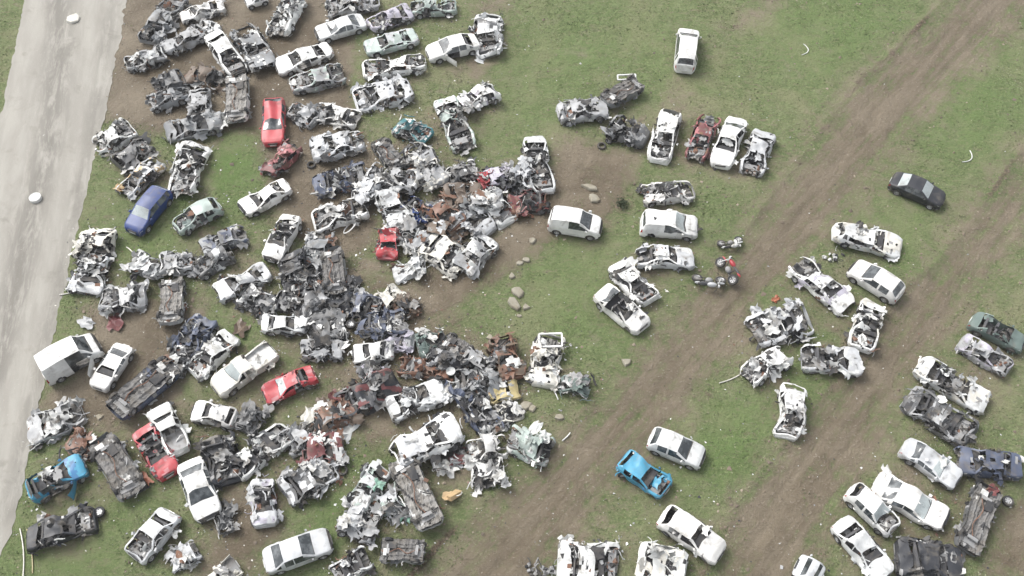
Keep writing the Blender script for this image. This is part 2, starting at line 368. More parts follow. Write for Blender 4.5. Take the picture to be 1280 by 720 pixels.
class Bits:
    """loose torn pieces of one vehicle, gathered into one mesh"""
    def __init__(s, rng): s.V = []; s.F = []; s.M = []; s.r = rng
    def add(s, V, F, m):
        o = len(s.V); s.V += [tuple(v) for v in V]; s.F += [tuple(i+o for i in f) for f in F]; s.M += [m]*len(F)
    def rot(s, tilt=1.0):
        r = s.r; q = Matrix.Rotation(r.uniform(0, 6.28), 3, 'Z')@Matrix.Rotation(r.gauss(0, .6)*tilt, 3, 'X')@Matrix.Rotation(r.gauss(0, .6)*tilt, 3, 'Y')
        return q
    def sheet(s, c, a, b_, m, tilt=1.0, n=4):
        r = s.r; q = s.rot(tilt); V = []
        p1, p2, k1, k2 = r.uniform(0, 6), r.uniform(0, 6), r.uniform(1, 5), r.uniform(1, 5); am = r.uniform(.04, .2)*min(a, b_)
        for i in range(n):
            for j in range(n):
                x = (i/(n-1)-.5)*a*(1+.25*math.sin(j*1.7+p1)); y = (j/(n-1)-.5)*b_*(1+.25*math.sin(i*2.1+p2))
                z = am*(abs((x*k1/a*2+p1) % 2-1)+abs((y*k2/b_*2+x+p2) % 2-1)-1)
                V.append(Vector(c)+q@Vector((x, y, z*2)))
        s.add(V, [(i*n+j, i*n+j+1, (i+1)*n+j+1, (i+1)*n+j) for i in range(n-1) for j in range(n-1)], m)
    def strip(s, c, L, w, m, tilt=.7, curl=.5):
        r = s.r; q = s.rot(tilt); d = q@Vector((1, 0, 0)); side = q@Vector((0, 1, 0)); up = q@Vector((0, 0, 1)); p = Vector(c)-d*L/2
        n = 6; V = []
        for i in range(n):
            V += [p+side*w/2, p+up*w*.45, p-side*w/2]
            d = (d+Vector((r.gauss(0, curl), r.gauss(0, curl), r.gauss(0, curl*.6)))*.6).normalized(); p = p+d*L/n
            side = d.cross(up).normalized() if d.cross(up).length > .2 else side
        s.add(V, [(i*3+j, i*3+j+1, (i+1)*3+j+1, (i+1)*3+j) for i in range(n-1) for j in range(2)], m)
    def tube(s, c, L, rad, m, tilt=.7, curl=.35, n=6):
        r = s.r; q = s.rot(tilt); d = q@Vector((1, 0, 0)); p = Vector(c)-d*L/2; V = []; k = 5
        for i in range(n):
            u = d.cross(Vector((.2, .1, 1))).normalized(); w = d.cross(u)
            for j in range(k): V.append(p+(u*math.cos(6.283*j/k)+w*math.sin(6.283*j/k))*rad)
            d = (d+Vector((r.gauss(0, curl), r.gauss(0, curl), r.gauss(0, curl*.5)))).normalized(); p = p+d*L/n
        F = [(i*k+j, i*k+(j+1) % k, (i+1)*k+(j+1) % k, (i+1)*k+j) for i in range(n-1) for j in range(k)]
        F += [tuple(range(k))[::-1], tuple(range((n-1)*k, n*k))]
        s.add(V, F, m)
    def chunk(s, c, a, m):
        r = s.r; q = s.rot(1.3); d = (a*r.uniform(.6, 1.3), a*r.uniform(.5, 1.1), a*r.uniform(.4, 1)); V = []
        for x in (-1, 1):
            for y in (-1, 1):
                for z in (-1, 1): V.append(Vector(c)+q@Vector((x*d[0]*r.uniform(.3, .55), y*d[1]*r.uniform(.3, .55), z*d[2]*r.uniform(.3, .55))))
        s.add(V, [(0, 1, 3, 2), (4, 6, 7, 5), (0, 4, 5, 1), (2, 3, 7, 6), (0, 2, 6, 4), (1, 5, 7, 3)], m)
    def hoop(s, c, R, rad, m):
        r = s.r; q = s.rot(1); V = []; n = 12; k = 4; e = r.uniform(.6, 1)
        for i in range(n):
            a = 6.283*i/n; ctr = Vector((R*math.cos(a), R*e*math.sin(a), 0)); u = Vector((math.cos(a), math.sin(a), 0))
            for j in range(k): V.append(Vector(c)+q@(ctr+u*rad*math.cos(6.283*j/k)+Vector((0, 0, rad*math.sin(6.283*j/k)))))
        s.add(V, [(i*k+j, ((i+1) % n)*k+j, ((i+1) % n)*k+(j+1) % k, i*k+(j+1) % k) for i in range(n) for j in range(k)], m)
    def build(s, name, mats, parent):
        if not s.F: return None
        return mk(name, s.V, s.F, mats, s.M, parent)

MODE = {  # amp, roof crush, dents, holes, bits, glass chance
    'intact': (0, 0, 0, 0, 0, 1), 'worn': (.018, .04, 2, 0, 0, .9), 'wreck': (.085, .18, 8, .03, 24, .12),
    'crush': (.13, .36, 9, .07, 48, 0), 'tangle': (.20, .40, 8, .12, 78, 0), 'flip': (.10, .45, 4, .04, 30, 0), 'flat': (.15, .8, 5, .1, 60, 0)}
RECS = []
def vehicle(u1, v1, u2, v2, ty, col, mode, label, opt='', wid=None, z=0.0, acc=None, cat=None, group=None, name=None, seed=None):
    """rear and front ends of the vehicle on the photograph's ground -> a vehicle of that length and heading"""
    k = len(RECS)
    sd = seed if seed is not None else 101+k*7
    rng = random.Random(sd); nr = np.random.RandomState(sd)
    h0 = .55+z
    a = at(u1, v1, h0); b2 = at(u2, v2, h0)
    Lr = float(np.hypot(*(b2-a))); rz = math.atan2(b2[1]-a[1], b2[0]-a[0]); ctr = (a+b2)/2
    L0, W0, H, belt, prof, cab = TYPES[ty]
    L = max(1.7, min(Lr, 6.2)); sx = L/L0
    Wd = wid if wid else W0*min(1.06, max(.86, sx))
    if mode in ('tangle',) and not wid: Wd = min(W0, max(1.25, L*.55))
    if mode in ('tangle', 'flat'): Wd *= 1.30; L *= 1.13; sx = L/L0; H *= 1.10
    elif mode in ('crush',): Wd *= 1.16; L *= 1.04; H *= 1.05
    else: Wd *= 1.07
    amp, rc, nd, holes, nb, gl = MODE[mode]
    flip = mode == 'flip'
    RECS.append((ctr[0], ctr[1], L, mode))
    small = L < 2.6
    if small: H = H*.7; belt *= .75; prof = [(x, zz*.72) for x, zz in prof]
    # stations
    xs = sorted(set([round(x, 4) for x in np.linspace(0, 1, 31 if not small else 18)]+[p[0] for p in prof]))
    xs = [x for i, x in enumerate(xs) if i == 0 or x-xs[i-1] > .006]
    if xs[-1] != 1: xs.append(1.0)
    pz = lambda x: float(np.interp(x, [p[0] for p in prof], [p[1] for p in prof]))
    hw = Wd/2
    tail, rr_, rf, cowl = cab
    rows = []
    for x in xs:
        zt = pz(x); e = min(x, 1-x)
        w = hw*(1-(.24 if ty != 'm' else .06)*max(0, 1-e/.10)**2-(.06 if ty != 'm' else 0)*max(0, 1-e/.28))
        zb = min(belt, zt-.085); zs = .22
        up = min(1, max(0, (zt-zb-.05)/.4))
        rw = w*(.95-.19*up)
        pts = [(w*.94, zs), (w, min(.45, zb)), (w*1.005, min(.68, zb)), (w*.975, zb), (rw, zt-.035*up-.012), (0, zt+.035)]
        half = []
        for s_, (p, q) in zip(SEG, zip(pts[:-1], pts[1:])):
            for i in range(s_):
                t = i/s_
                if s_ == 5: # top: keep a narrow strip (rail / pillar) then even
                    t = [0, .13, .36, .58, .79][i]
                    zz = p[1]+(q[1]-p[1])*(1-(1-t)**2)
                    half.append((p[0]+(q[0]-p[0])*t, zz)); continue
                half.append((p[0]+(q[0]-p[0])*t, p[1]+(q[1]-p[1])*t))
        full = half+[pts[-1]]+[(-yy, zz) for yy, zz in reversed(half)]
        rows.append([((x-.5)*L, yy, zz) for yy, zz in full])
    P = np.array(rows); nxs, nj = P.shape[:2]; P = P.reshape(-1, 3)
    nh = (nj-1)//2
    # wheel arches: push shell vertices near the arch circle onto it
    wx = [-.5*L+L*(.19 if ty != 'm' else .2), .5*L-L*(.18 if ty != 'm' else .17)]
    WR = WHEEL_R*(.8 if small else 1.0); AR = WR+.07
    for cx in wx:
        d = np.hypot(P[:, 0]-cx, P[:, 2]-WR)
        side = (np.abs(P[:, 1]) > hw*.8) & (P[:, 2] < .72)
        mm = side & (d < AR+.07) & (d > AR-.08)
        fct = np.where(d > 0, AR/np.maximum(d, 1e-6), 1)
        P[mm, 0] = cx+(P[mm, 0]-cx)*fct[mm]; P[mm, 2] = np.maximum(.2, WR+(P[mm, 2]-WR)*fct[mm])
    P0 = P.copy()
    # ---------------- the damage field shared by all parts
    cr = Crumple(sd+5); low = Crumple(sd+6, ((.35, 1), (.8, .5)))
    dents = []
    for _ in range(nd):
        th = rng.uniform(0, 6.28); dents.append((np.array((math.cos(th)*L*.48*rng.uniform(.2, 1), math.sin(th)*hw, rng.uniform(.5, 1.3))), rng.uniform(.35, .8), rng.uniform(.08, .30)*(1 if mode != 'worn' else .25)*(1 if mode != 'wreck' else .6)))
    bend = rng.gauss(0, 1)*amp*1.6; twist = rng.gauss(0, 1)*amp*1.6; nose = rng.uniform(0, 1)*amp*2.0
    roofc = rc*rng.uniform(.75, 1.2)
    if 'S' in opt: roofc = max(roofc, .5)
    def deform(Q):
        Q = Q.copy(); Q0 = Q.copy()
        if mode == 'intact': return Q
        n = low(Q0)
        t = np.clip((Q[:, 2]-.7)/(H-.7), 0, 1)
        Q[:, 2] -= roofc*(H-.75)*t*(1+.9*n[:, 0])
        if nose > .02:
            q = np.clip((Q[:, 0]/L*2-.45)/.55, 0, 1); Q[:, 0] -= nose*q*(.6+.6*n[:, 1]); Q[:, 2] += nose*.35*q*n[:, 2]
        for c, r_, dp in dents:
            d = np.linalg.norm(Q0-c, axis=1); w = np.exp(-(d/r_)**2)
            inw = -c.copy(); inw[2] = -.25; inw /= np.linalg.norm(inw)+1e-6
            Q += (w*dp)[:, None]*inw
        Q += cr(Q0)*amp*(.75+.7*np.clip(n[:, 2:3], -1, 1))
        Q[:, 1] += bend*(Q0[:, 0]/L)**2*2
        a_ = twist*Q0[:, 0]/L; y, z_ = Q[:, 1].copy(), Q[:, 2]-.4
        Q[:, 1] = y*np.cos(a_)-z_*np.sin(a_); Q[:, 2] = .4+y*np.sin(a_)+z_*np.cos(a_)
        return Q
    D = deform(P)
    # ---------------- attitude on the ground
    roll = math.pi+rng.gauss(0, .05) if flip else rng.gauss(0, .05 if mode in ('wreck', 'crush') else .12 if mode in ('tangle', 'flat') else .0)
    ptc = rng.gauss(0, .04) if mode in ('crush', 'tangle', 'flat', 'flip') else 0
    if 'L' in opt: roll += math.pi/2*.85
    A = Matrix.Rotation(ptc, 4, 'Y')@Matrix.Rotation(roll, 4, 'X')
    R3 = np.array(A.to_3x3())
    T = D@R3.T
    lowz = np.percentile(T[:, 2], 2)
    nowheel = 'n' in opt or (mode in ('tangle', 'flat') and rng.random() < .3)
    base = 0 if (mode in ('intact', 'worn') or (mode in ('wreck', 'crush') and not nowheel and 'L' not in opt)) else -lowz
    if mode in ('wreck', 'crush') and not nowheel and 'L' not in opt: base = -.03 if mode == 'wreck' else -.06
    T[:, 2] += base
    A = Matrix.Translation((0, 0, base))@A
    nm = name or {'p': 'pickup_truck', 'v': 'small_van', 'm': 'minibus'}.get(ty, 'car')
    if mode in ('wreck', 'crush', 'tangle', 'flat', 'flip') and not name: nm = 'wrecked_'+{'p': 'pickup', 'v': 'van', 'm': 'minibus'}.get(ty, 'car')
    gzz = float(gz(ctr[0], ctr[1]))
    root = empty(nm, (ctr[0], ctr[1], gzz-.01+z), rz)
    tag(root, label, cat or {'p': 'pickup truck', 'v': 'van', 'm': 'van'}.get(ty, 'car') if mode in ('intact', 'worn') else (cat or 'wrecked car'),
        group or ('wrecked cars lying in the field' if mode not in ('intact', 'worn') else 'whole cars parked among the wrecks'))
    worn = {'intact': 0, 'worn': 1, 'wreck': 1}.get(mode, 2)
    if col == 'white': col = ('white', 'white_warm', 'white', 'white_dull')[k % 4]
    pm = paint(col, worn); acm = paint(acc, worn) if acc else pm
    inner = M_INT
    # ---------------- classify the shell's faces
    parts = {}
    def put(key, f, m=0): parts.setdefault(key, []).append((f, m))
    heavy = mode in ('crush', 'tangle', 'flip', 'flat')
    gap = nr.rand(8)
    crn = Crumple(sd+11, ((.9, 1), (2.1, .7)))
    fc = []
    keep = [s == 'g' for s in opt]
    glass_on = {kk: (rng.random() < gl or 'g' in opt) for kk in ('ws', 'rw', 'sl', 'sr')}
    if 'w' in opt: glass_on['ws'] = True
    dfl = (cowl-tail)
    bp_ = tail+dfl*.50
    dr1 = (bp_, cowl-.02 if ty != 'm' else cowl-.05); dr0 = (tail+dfl*.16 if ty in 's' else tail+dfl*.2, bp_)
    if ty == 'p': dr1 = (cab[1]+.005, cowl-.02); dr0 = None
    for i in range(nxs-1):
        xm = (xs[i]+xs[i+1])/2
        for j in range(nj-1):
            f = (i*nj+j, (i+1)*nj+j, (i+1)*nj+j+1, i*nj+j+1)
            jj = j if j < nh else nj-2-j; left = j < nh
            cen = P0[list(f)].mean(0)
            if jj < 6:
                if any(math.hypot(cen[0]-cx, cen[2]-WR) < AR-.01 for cx in wx): continue
                if jj < 2 and (xm > .955 or xm < .04): put('bumper_front' if xm > .5 else 'bumper_rear', f); continue
                if jj < 6 and dr1[0] < xm < dr1[1]: put('door_f'+('l' if left else 'r'), f); continue
                if dr0 and jj < 6 and dr0[0] < xm < dr0[1] and (cen[0]-wx[0] > AR*.6): put('door_r'+('l' if left else 'r'), f); continue
                if jj in (4, 5) and xm > .93 and jj == 5: put('lamp_'+('l' if left else 'r'), f); continue
                if jj in (4, 5) and xm < .03: put('tail_'+('l' if left else 'r'), f); continue
                put('body', f)
            elif jj < 9:
                if tail+.01 < xm < cowl-.005:
                    A_p = xm > rf and jj == 8
                    pil = abs(xm-bp_) < .012 or abs(xm-(tail+dfl*.2)) < .016 and ty != 'p' or (xm < rr_+.015 and ty in 'hwvmp') or jj == 8 and mode == 'x'
                    if col != 'x' and ty == 'v' and 'V' in opt and xm < bp_: pil = True
                    if ty == 'm' and 'V' in opt and xm < bp_: pil = True
                    if pil or A_p: put('body', f)
                    else: put('side_window_l' if left else 'side_window_r', f)
                else: put('body', f)
            else:
                edge = jj == 9
                if xm > .975 or xm < .012: put('bumper_front' if xm > .5 else 'bumper_rear', f); continue
                if cowl < xm:
                    put('body' if edge and cowl+.01 < xm else 'hood', f, 2 if xm < cowl+.014 and not edge and mode in ('intact', 'worn', 'wreck') else 0)
                elif rf < xm < cowl: put('body' if edge else 'windscreen', f)
                elif rr_ < xm <= rf: put('roof', f)
                elif tail < xm <= rr_: put('body' if edge or (ty in 'vm' and xm > rr_-.008) else 'rear_window', f)
                else:
                    if ty == 'p':
                        if edge: put('body', f)
                    else: put('boot_lid' if not edge else 'body', f)
    for i0 in (0, nxs-1):
        for j in range(nh):
            f = (i0*nj+j, i0*nj+j+1, i0*nj+nj-2-j, i0*nj+nj-1-j)
            if i0: f = f[::-1]
            if j < nh-1: put('bumper_rear' if i0 == 0 else 'bumper_front', f)
    hood_gone = 'H' in opt or (mode in ('crush',) and rng.random() < .45) or (mode in ('tangle',) and rng.random() < .6)
    boot_gone = heavy and rng.random() < .5
    roof_gone = 'R' in opt or (mode == 'tangle' and rng.random() < .35)
    door_open = 'D' in opt
    NM = {'bumper_front': 'front_bumper', 'bumper_rear': 'rear_bumper', 'lamp_l': 'headlight', 'lamp_r': 'headlight', 'tail_l': 'tail_light', 'tail_r': 'tail_light',
          'door_fl': 'door', 'door_fr': 'door', 'door_rl': 'door', 'door_rr': 'door', 'side_window_l': 'side_window', 'side_window_r': 'side_window'}
    smooth = {'intact': 58, 'worn': 58, 'wreck': 38, 'crush': 42, 'tangle': 38, 'flat': 38}.get(mode)
    if flip: parts.pop('roof', None) if rng.random() < .3 else None
    def islands(fl):
        par = {}
        def find(a):
            while par.setdefault(a, a) != a: par[a] = par[par[a]]; a = par[a]
            return a
        for f, _ in fl:
            for v in f[1:]: par[find(v)] = find(f[0])
        g = {}
        for e in fl: g.setdefault(find(e[0][0]), []).append(e)
        return sorted(g.values(), key=len, reverse=True)
    def emit(key, TT, fl, mats):
        if heavy and key in ('body', 'roof', 'hood', 'boot_lid'):
            gs = islands(fl)
            for g in gs[1:]:
                if len(g) > 5: emit('body_panel', TT, g, mats)
            fl = gs[0]
        ids = sorted({v for f, _ in fl for v in f}); mp_ = {v: n for n, v in enumerate(ids)}
        return mk(NM.get(key, key), TT[ids], [tuple(mp_[v] for v in f) for f, _ in fl], mats, [m for _, m in fl], root, smooth)
    for key, fl in parts.items():
        TT = T; mats = [pm, inner, M_DARK, acm, M_RUST if (rng.random() < .3 or col in ('rust', 'brown', 'maroon')) else M_LIT]
        if key == 'windscreen' or key == 'rear_window' or key.startswith('side_window'):
            g_ = glass_on[{'w': 'ws', 'r': 'rw', 's': 's'+key[-1]}[key[0]]]
            if not g_:
                continue
            mats = [M_SHAT_GLARE if ((mode == 'wreck' or 'w' in opt) and key == 'windscreen') or ('q' in opt and key[0] != 's') else M_GLASS]  # on the black and navy cars the pale glass is painted-in glare
            fl = [(f, 0) for f, _ in fl]
            emit(key, TT, fl, mats); continue
        if key.startswith('lamp_'):
            if heavy: continue
            emit(key, TT, fl, [M_LAMP]); continue
        if key.startswith('tail_'):
            if heavy: continue
            emit(key, TT, fl, [M_TAIL]); continue
        if key == 'hood' and hood_gone: continue
        if key == 'boot_lid' and boot_gone: continue
        if key == 'roof' and roof_gone: continue
        if key.startswith('door_') and ((heavy and rng.random() < .3) or (mode == 'wreck' and rng.random() < .12)): continue
        if key.startswith('bumper') and heavy and rng.random() < .4: continue
        if heavy or mode == 'wreck':
            ids = np.array([f for f, _ in fl]); cen = P0[ids].mean(1); q = crn(cen); q2 = crn(cen*.8+3)
            nfl = []
            for (f, _), a_, b_, c_ in zip(fl, q[:, 0], q[:, 1], q2[:, 2]):
                if a_ > 1.0-holes*3.2 and key in ('roof', 'body', 'hood', 'boot_lid') and mode != 'wreck': continue
                m = 0
                if heavy:
                    if b_ > .62: m = 1
                    elif b_ < (-.72 if col not in ('black', 'dark', 'steel', 'slate') else -1.05): m = 4
                    elif c_ > .72: m = 2
                    elif acc and c_ < -.2: m = 3
                elif acc and c_ < -.35: m = 3
                nfl.append((f, m or _))
            fl = nfl
            if not fl: continue
        if key == 'bumper_front' and mode in ('intact', 'worn', 'wreck') and (sd % 3 == 0): mats = [M_DARK]+mats[1:]
        if key == 'hood' and 'h' in opt:      # raised bonnet hinged at the cowl
            ids = sorted({v for f, _ in fl for v in f}); TT = T.copy(); hx = (cowl-.5)*L; hz = TT[ids, 2].max()
            an = -.75; x_ = TT[ids, 0]-hx; z_ = TT[ids, 2]-hz
            TT[ids, 0] = hx+x_*math.cos(an)+z_*math.sin(an); TT[ids, 2] = hz-x_*math.sin(an)+z_*math.cos(an)
        if key in ('door_fr', 'door_fl') and door_open and ('r' if 'r' in opt else 'l') == key[-1]:
            sgn = 1 if key[-1] == 'l' else -1
            ids = sorted({v for f, _ in fl for v in f}); TT = T.copy(); hx = TT[ids, 0].max(); hy = TT[ids, 1].mean()
            an = -sgn*1.05; x_ = TT[ids, 0]-hx; y_ = TT[ids, 1]-hy
            TT[ids, 0] = hx+x_*math.cos(an)-y_*math.sin(an); TT[ids, 1] = hy+x_*math.sin(an)+y_*math.cos(an)
        o = emit(key, TT, fl, mats)
        if key[:6] == 'door_f' and mode in ('intact', 'worn', 'wreck'):
            sgn = 1 if key[-1] == 'l' else -1
            c_ = np.array([[dr1[1]*L-.5*L-.08, sgn*(hw+.07), belt+.04]]); c_ = (deform(c_)@R3.T)[0]; c_[2] += base
            B = Bits(rng); B.chunk(c_, .2, 0); mo = B.build('mirror', [acm if mode == 'wreck' else pm, M_DARK], o)
    # ---------------- floor pan with rails, tunnel, tank
    fx, fy = 34, 19
    gxv, gyv = np.meshgrid(np.linspace(-.47*L, .47*L, fx), np.linspace(-hw*.9, hw*.9, fy), indexing='ij')
    gxv, gyv = gxv.ravel(), gyv.ravel()
    zz = .25+.10*(np.abs(gyv) < hw*.16)+.0*gxv - .05*(np.abs(np.abs(gyv)-hw*.55) < hw*.1) + .03*(np.sin(gxv*7) > .3)
    zz += .12*((gxv > .30*L))*(np.abs(gyv) < hw*.5)
    if flip:
        zz = .27+.09*(np.abs(gyv) < hw*.14)-.07*(np.abs(np.abs(gyv)-hw*.5) < hw*.09)-.05*(np.abs(gyv) > hw*.86)
        zz -= .06*(np.abs((gxv/L*7+.3) % 1-.5) < .12); zz += .16*(gxv > .28*L)*(np.abs(gyv) < hw*.7); zz += .14*(gxv < -.36*L)*(np.abs(gyv) < hw*.6)
        zz += .02*nr.normal(size=zz.shape)
    Q = np.stack([gxv, gyv, zz], 1); Q = deform(Q)@R3.T; Q[:, 2] += base
    Ff = [(i*fy+j, (i+1)*fy+j, (i+1)*fy+j+1, i*fy+j+1) for i in range(fx-1) for j in range(fy-1)]
    cf = Crumple(sd+31, ((.5, 1), (1.3, .8)))(np.stack([gxv*1.0, gyv*2.2, gxv*0], 1))[[f[0] for f in Ff]]
    mi = [1 if (a_[0] > (.1 if not flip else .55)) else (2 if flip and a_[1] > .75 else 0) for a_ in cf]  # dark floor faces paint in the shade inside the cars
    mk('floor_pan', Q, Ff, [M_UND if not flip or col in ('pale', 'silver', 'grey') else M_UND2, M_DARK, M_LIT], mi, root)
    def place(name, Vl, Fl, mats, midx=None, par=None, sm=None):
        Vv = deform(np.array([tuple(v) for v in Vl], float))@R3.T; Vv[:, 2] += base
        return mk(name, Vv, Fl, mats, midx, par or root, sm)
    def box(x0, x1, y0, y1, z0, z1, n=2):
        Vb = []; Fb = []
        for X_ in (x0, x1):
            for Y_ in (y0, y1):
                for Z_ in (z0, z1): Vb.append((X_, Y_, Z_))
        return Vb, [(0, 1, 3, 2), (4, 6, 7, 5), (0, 4, 5, 1), (2, 3, 7, 6), (0, 2, 6, 4), (1, 5, 7, 3)]
    if flip or 'L' in opt or mode == 'flat':
        for cx in wx:
            B = Bits(rng); n_ = 8; Vv = []; Ff2 = []
            for i in range(n_):
                yy = (-1+2*i/(n_-1))*hw*.85
                for j in range(5): Vv.append((cx+.05*math.cos(j*1.257), yy, .2+.05*math.sin(j*1.257)))
            Ff2 = [(i*5+j, i*5+(j+1) % 5, (i+1)*5+(j+1) % 5, (i+1)*5+j) for i in range(n_-1) for j in range(5)]
            place('axle', Vv, Ff2, [M_DARK])
            Vv, Ff2 = box(cx-.1, cx+.12, -.32, .32, .12, .22); place('subframe', Vv, Ff2, [M_INT])
        Vv = []; n_ = 14
        for i in range(n_):
            xx = -.46*L+i/(n_-1)*.78*L; yy = .18*math.sin(i*.8)+.12
            for j in range(5): Vv.append((xx, yy+.035*math.cos(j*1.257), .17+.035*math.sin(j*1.257)))
        place('exhaust_pipe', Vv, [(i*5+j, i*5+(j+1) % 5, (i+1)*5+(j+1) % 5, (i+1)*5+j) for i in range(n_-1) for j in range(5)], [M_RUST])
        Vv, Ff2 = box(-.30*L, -.14*L, -hw*.6, -hw*.05, .10, .24); place('fuel_tank', Vv, Ff2, [M_DARK])
        Vv, Ff2 = box(-.40*L, -.33*L, hw*.0, hw*.55, .10, .22); place('muffler', Vv, Ff2, [M_LIT])
    if mode in ('intact', 'worn', 'wreck'):
        for nm2, x0, zc, dy, dz, mt in (('grille', .5*L, .58, hw*.42, .06, M_DARK), ('number_plate', .5*L+.01, .42, .26, .06, M_LAMP), ('number_plate', -.5*L-.01, .50, .26, .06, M_LAMP)):
            Vv, Ff2 = box(x0-.03, x0+.03, -dy, dy, zc-dz, zc+dz); place(nm2, Vv, Ff2, [mt])
    # ---------------- cabin
    if not flip and mode not in ('flat',) and not small:
        def seat(xc, yc, w2):
            zb_ = .42 if ty not in 'vm' else .6
            Vv, Ff2 = box(xc-.22, xc+.25, yc-w2, yc+w2, zb_, zb_+.16); V2, F2 = box(xc-.34, xc-.2, yc-w2, yc+w2, zb_+.1, zb_+.62)
            Ff2 = Ff2+[tuple(i+8 for i in f) for f in F2]; place('seat', Vv+V2, Ff2, [M_SEAT])
        xf_ = (bp_-.5)*L+.15
        seat(xf_, hw*.42, .22); seat(xf_, -hw*.42, .22)
        if ty != 'p': seat((tail+dfl*.22-.5)*L+.1, 0, hw*.7)
        Vv, Ff2 = box((cowl-.5)*L-.45, (cowl-.5)*L-.05, -hw*.82, hw*.82, belt-.3, belt-.06); place('dashboard', Vv, Ff2, [M_DARK])
    if ty == 'p':
        Vv = []; nn = 7
        for i in range(nn):
            for j in range(5): Vv.append((-.485*L+i/(nn-1)*(.385-.015)*L, (-1+j/2)*hw*.88, .60+.01*(i % 2)))
        place('bed_floor', Vv, [(i*5+j, (i+1)*5+j, (i+1)*5+j+1, i*5+j+1) for i in range(nn-1) for j in range(4)], [acm if acc else M_INT])
        for s_ in (-1, 1):
            Vv, Ff2 = box(-.48*L, -.118*L, s_*hw*.86, s_*hw*.90, .58, .92); place('bed_side', Vv, Ff2, [acm])
    # ---------------- wheels
    if not small or mode != 'tangle':
        for cx in wx:
            for s_ in (-1, 1):
                if nowheel or (heavy and rng.random() < .35) or (mode == 'wreck' and rng.random() < .12): continue
                c_ = np.array([[cx, s_*(hw-.12), WR]]); c_ = deform(c_)[0]
                sc_ = WR/.31
                Mw = A@Matrix.Translation(c_)@Matrix.Rotation(rng.gauss(0, .02 if mode in ('intact', 'worn') else .25), 4, 'Z')@Matrix.Rotation(rng.gauss(0, .0 if mode in ('intact', 'worn') else .15), 4, 'X')@Matrix.Scale(sc_, 4)
                if s_ > 0: Mw = Mw@Matrix.Rotation(math.pi, 4, 'Z')
                put_wheel(root, Mw)
    # ---------------- engine bay and torn pieces
    mats = [pm, inner, M_DARK, acm, M_LIT, M_RUST]
    wts = [.32, .11, .22, .09, .23, .03]  # dark share of the scrap stands in for black, shaded gaps
    if col in ('black', 'dark', 'steel'): wts = [.38, .17, .24, .10, .08, .03]
    if col in ('rust', 'brown', 'maroon') or acc == 'rust': wts = [.3, .12, .26, .12, .06, .14]
    def pick():
        r_ = rng.random(); a_ = 0
        for i, w in enumerate(wts):
            a_ += w
            if r_ < a_: return i
        return 2
    if (hood_gone or flip or mode == 'tangle') and not small:
        B = Bits(rng); xb = ((cowl-.5)*L+.46*L)/2; V_, F_ = box(xb-.3, xb+.28, -hw*.7, hw*.7, .38, .6); B.add(V_, F_, 2)
        for _ in range(26):
            p = (rng.uniform((cowl-.5)*L, .46*L), rng.uniform(-hw*.75, hw*.75), rng.uniform(.4, .72))
            q = rng.random(); m = rng.choice([0, 1, 1, 1, 2, 3])
            if q < .55: B.chunk(p, rng.uniform(.14, .36), m)
            elif q < .85: B.tube(p, rng.uniform(.3, .8), rng.uniform(.015, .04), m, .6, .5)
            else: B.hoop(p, rng.uniform(.07, .14), .025, m)
        Vv = deform(np.array([tuple(v) for v in B.V]))@R3.T; Vv[:, 2] += base
        mk('engine', Vv, B.F, [M_LIT, M_DARK, M_INT, M_RUST], B.M, root)
    if nb:
        nb2 = int(nb*(L/4.2)*(1.0 if not small else .9))
        B = Bits(rng)
        ids = nr.choice(len(T), nb2*3)
        cn = 0; npan = npipe = 0; MP, MQ = (12, 5) if mode != 'wreck' else (3, 2)
        for v in ids:
            if cn >= nb2: break
            p = T[v].copy()
            if not (mode == 'tangle' or rng.random() < .8): continue
            p[:2] *= rng.uniform(.5, 1.10 if mode in ('tangle', 'flat') else 1.03); p[2] = max(.05, p[2]*rng.uniform(.6, 1.05)+rng.uniform(-.1, .15)); cn += 1
            q = rng.random(); big = 1.0 if mode in ('tangle', 'flat') else .75
            if q < .34:
                a_, b_ = rng.uniform(.22, .85)*big, rng.uniform(.18, .6)*big; m_ = pick()
                if npan < MP:
                    npan += 1; O = Bits(rng); O.sheet(p, a_*1.1+.3, b_*1.1+.25, 0, .6, 6); O.V = [(x_, y_, max(-.02, z_)) for x_, y_, z_ in O.V]; mk('torn_panel', O.V, O.F, [mats[m_]], None, root, 60)
                else: B.sheet(p, a_, b_, m_)
            elif q < .60: B.strip(p, rng.uniform(.4, 1.2)*big, rng.uniform(.05, .14), pick())
            elif q < .80:
                l_, w_, m_ = rng.uniform(.3, 1.1)*big, rng.uniform(.014, .035), pick()
                if npipe < MQ:
                    npipe += 1; O = Bits(rng); O.tube(p, l_+.3, w_+.01, 0); O.V = [(x_, y_, max(-.02, z_)) for x_, y_, z_ in O.V]; O.build('bent_pipe', [mats[m_]], root)
                else: B.tube(p, l_, w_, m_)
            elif q < .94: B.chunk(p, rng.uniform(.1, .32), pick())
            else: B.hoop(p, rng.uniform(.1, .2), .025, pick())
        for i, v in enumerate(B.V):
            if v[2] < -.02: B.V[i] = (v[0], v[1], -.02)
        o = B.build('shredded_scrap', mats, root)
        if o: o['kind'] = 'stuff'
    return root

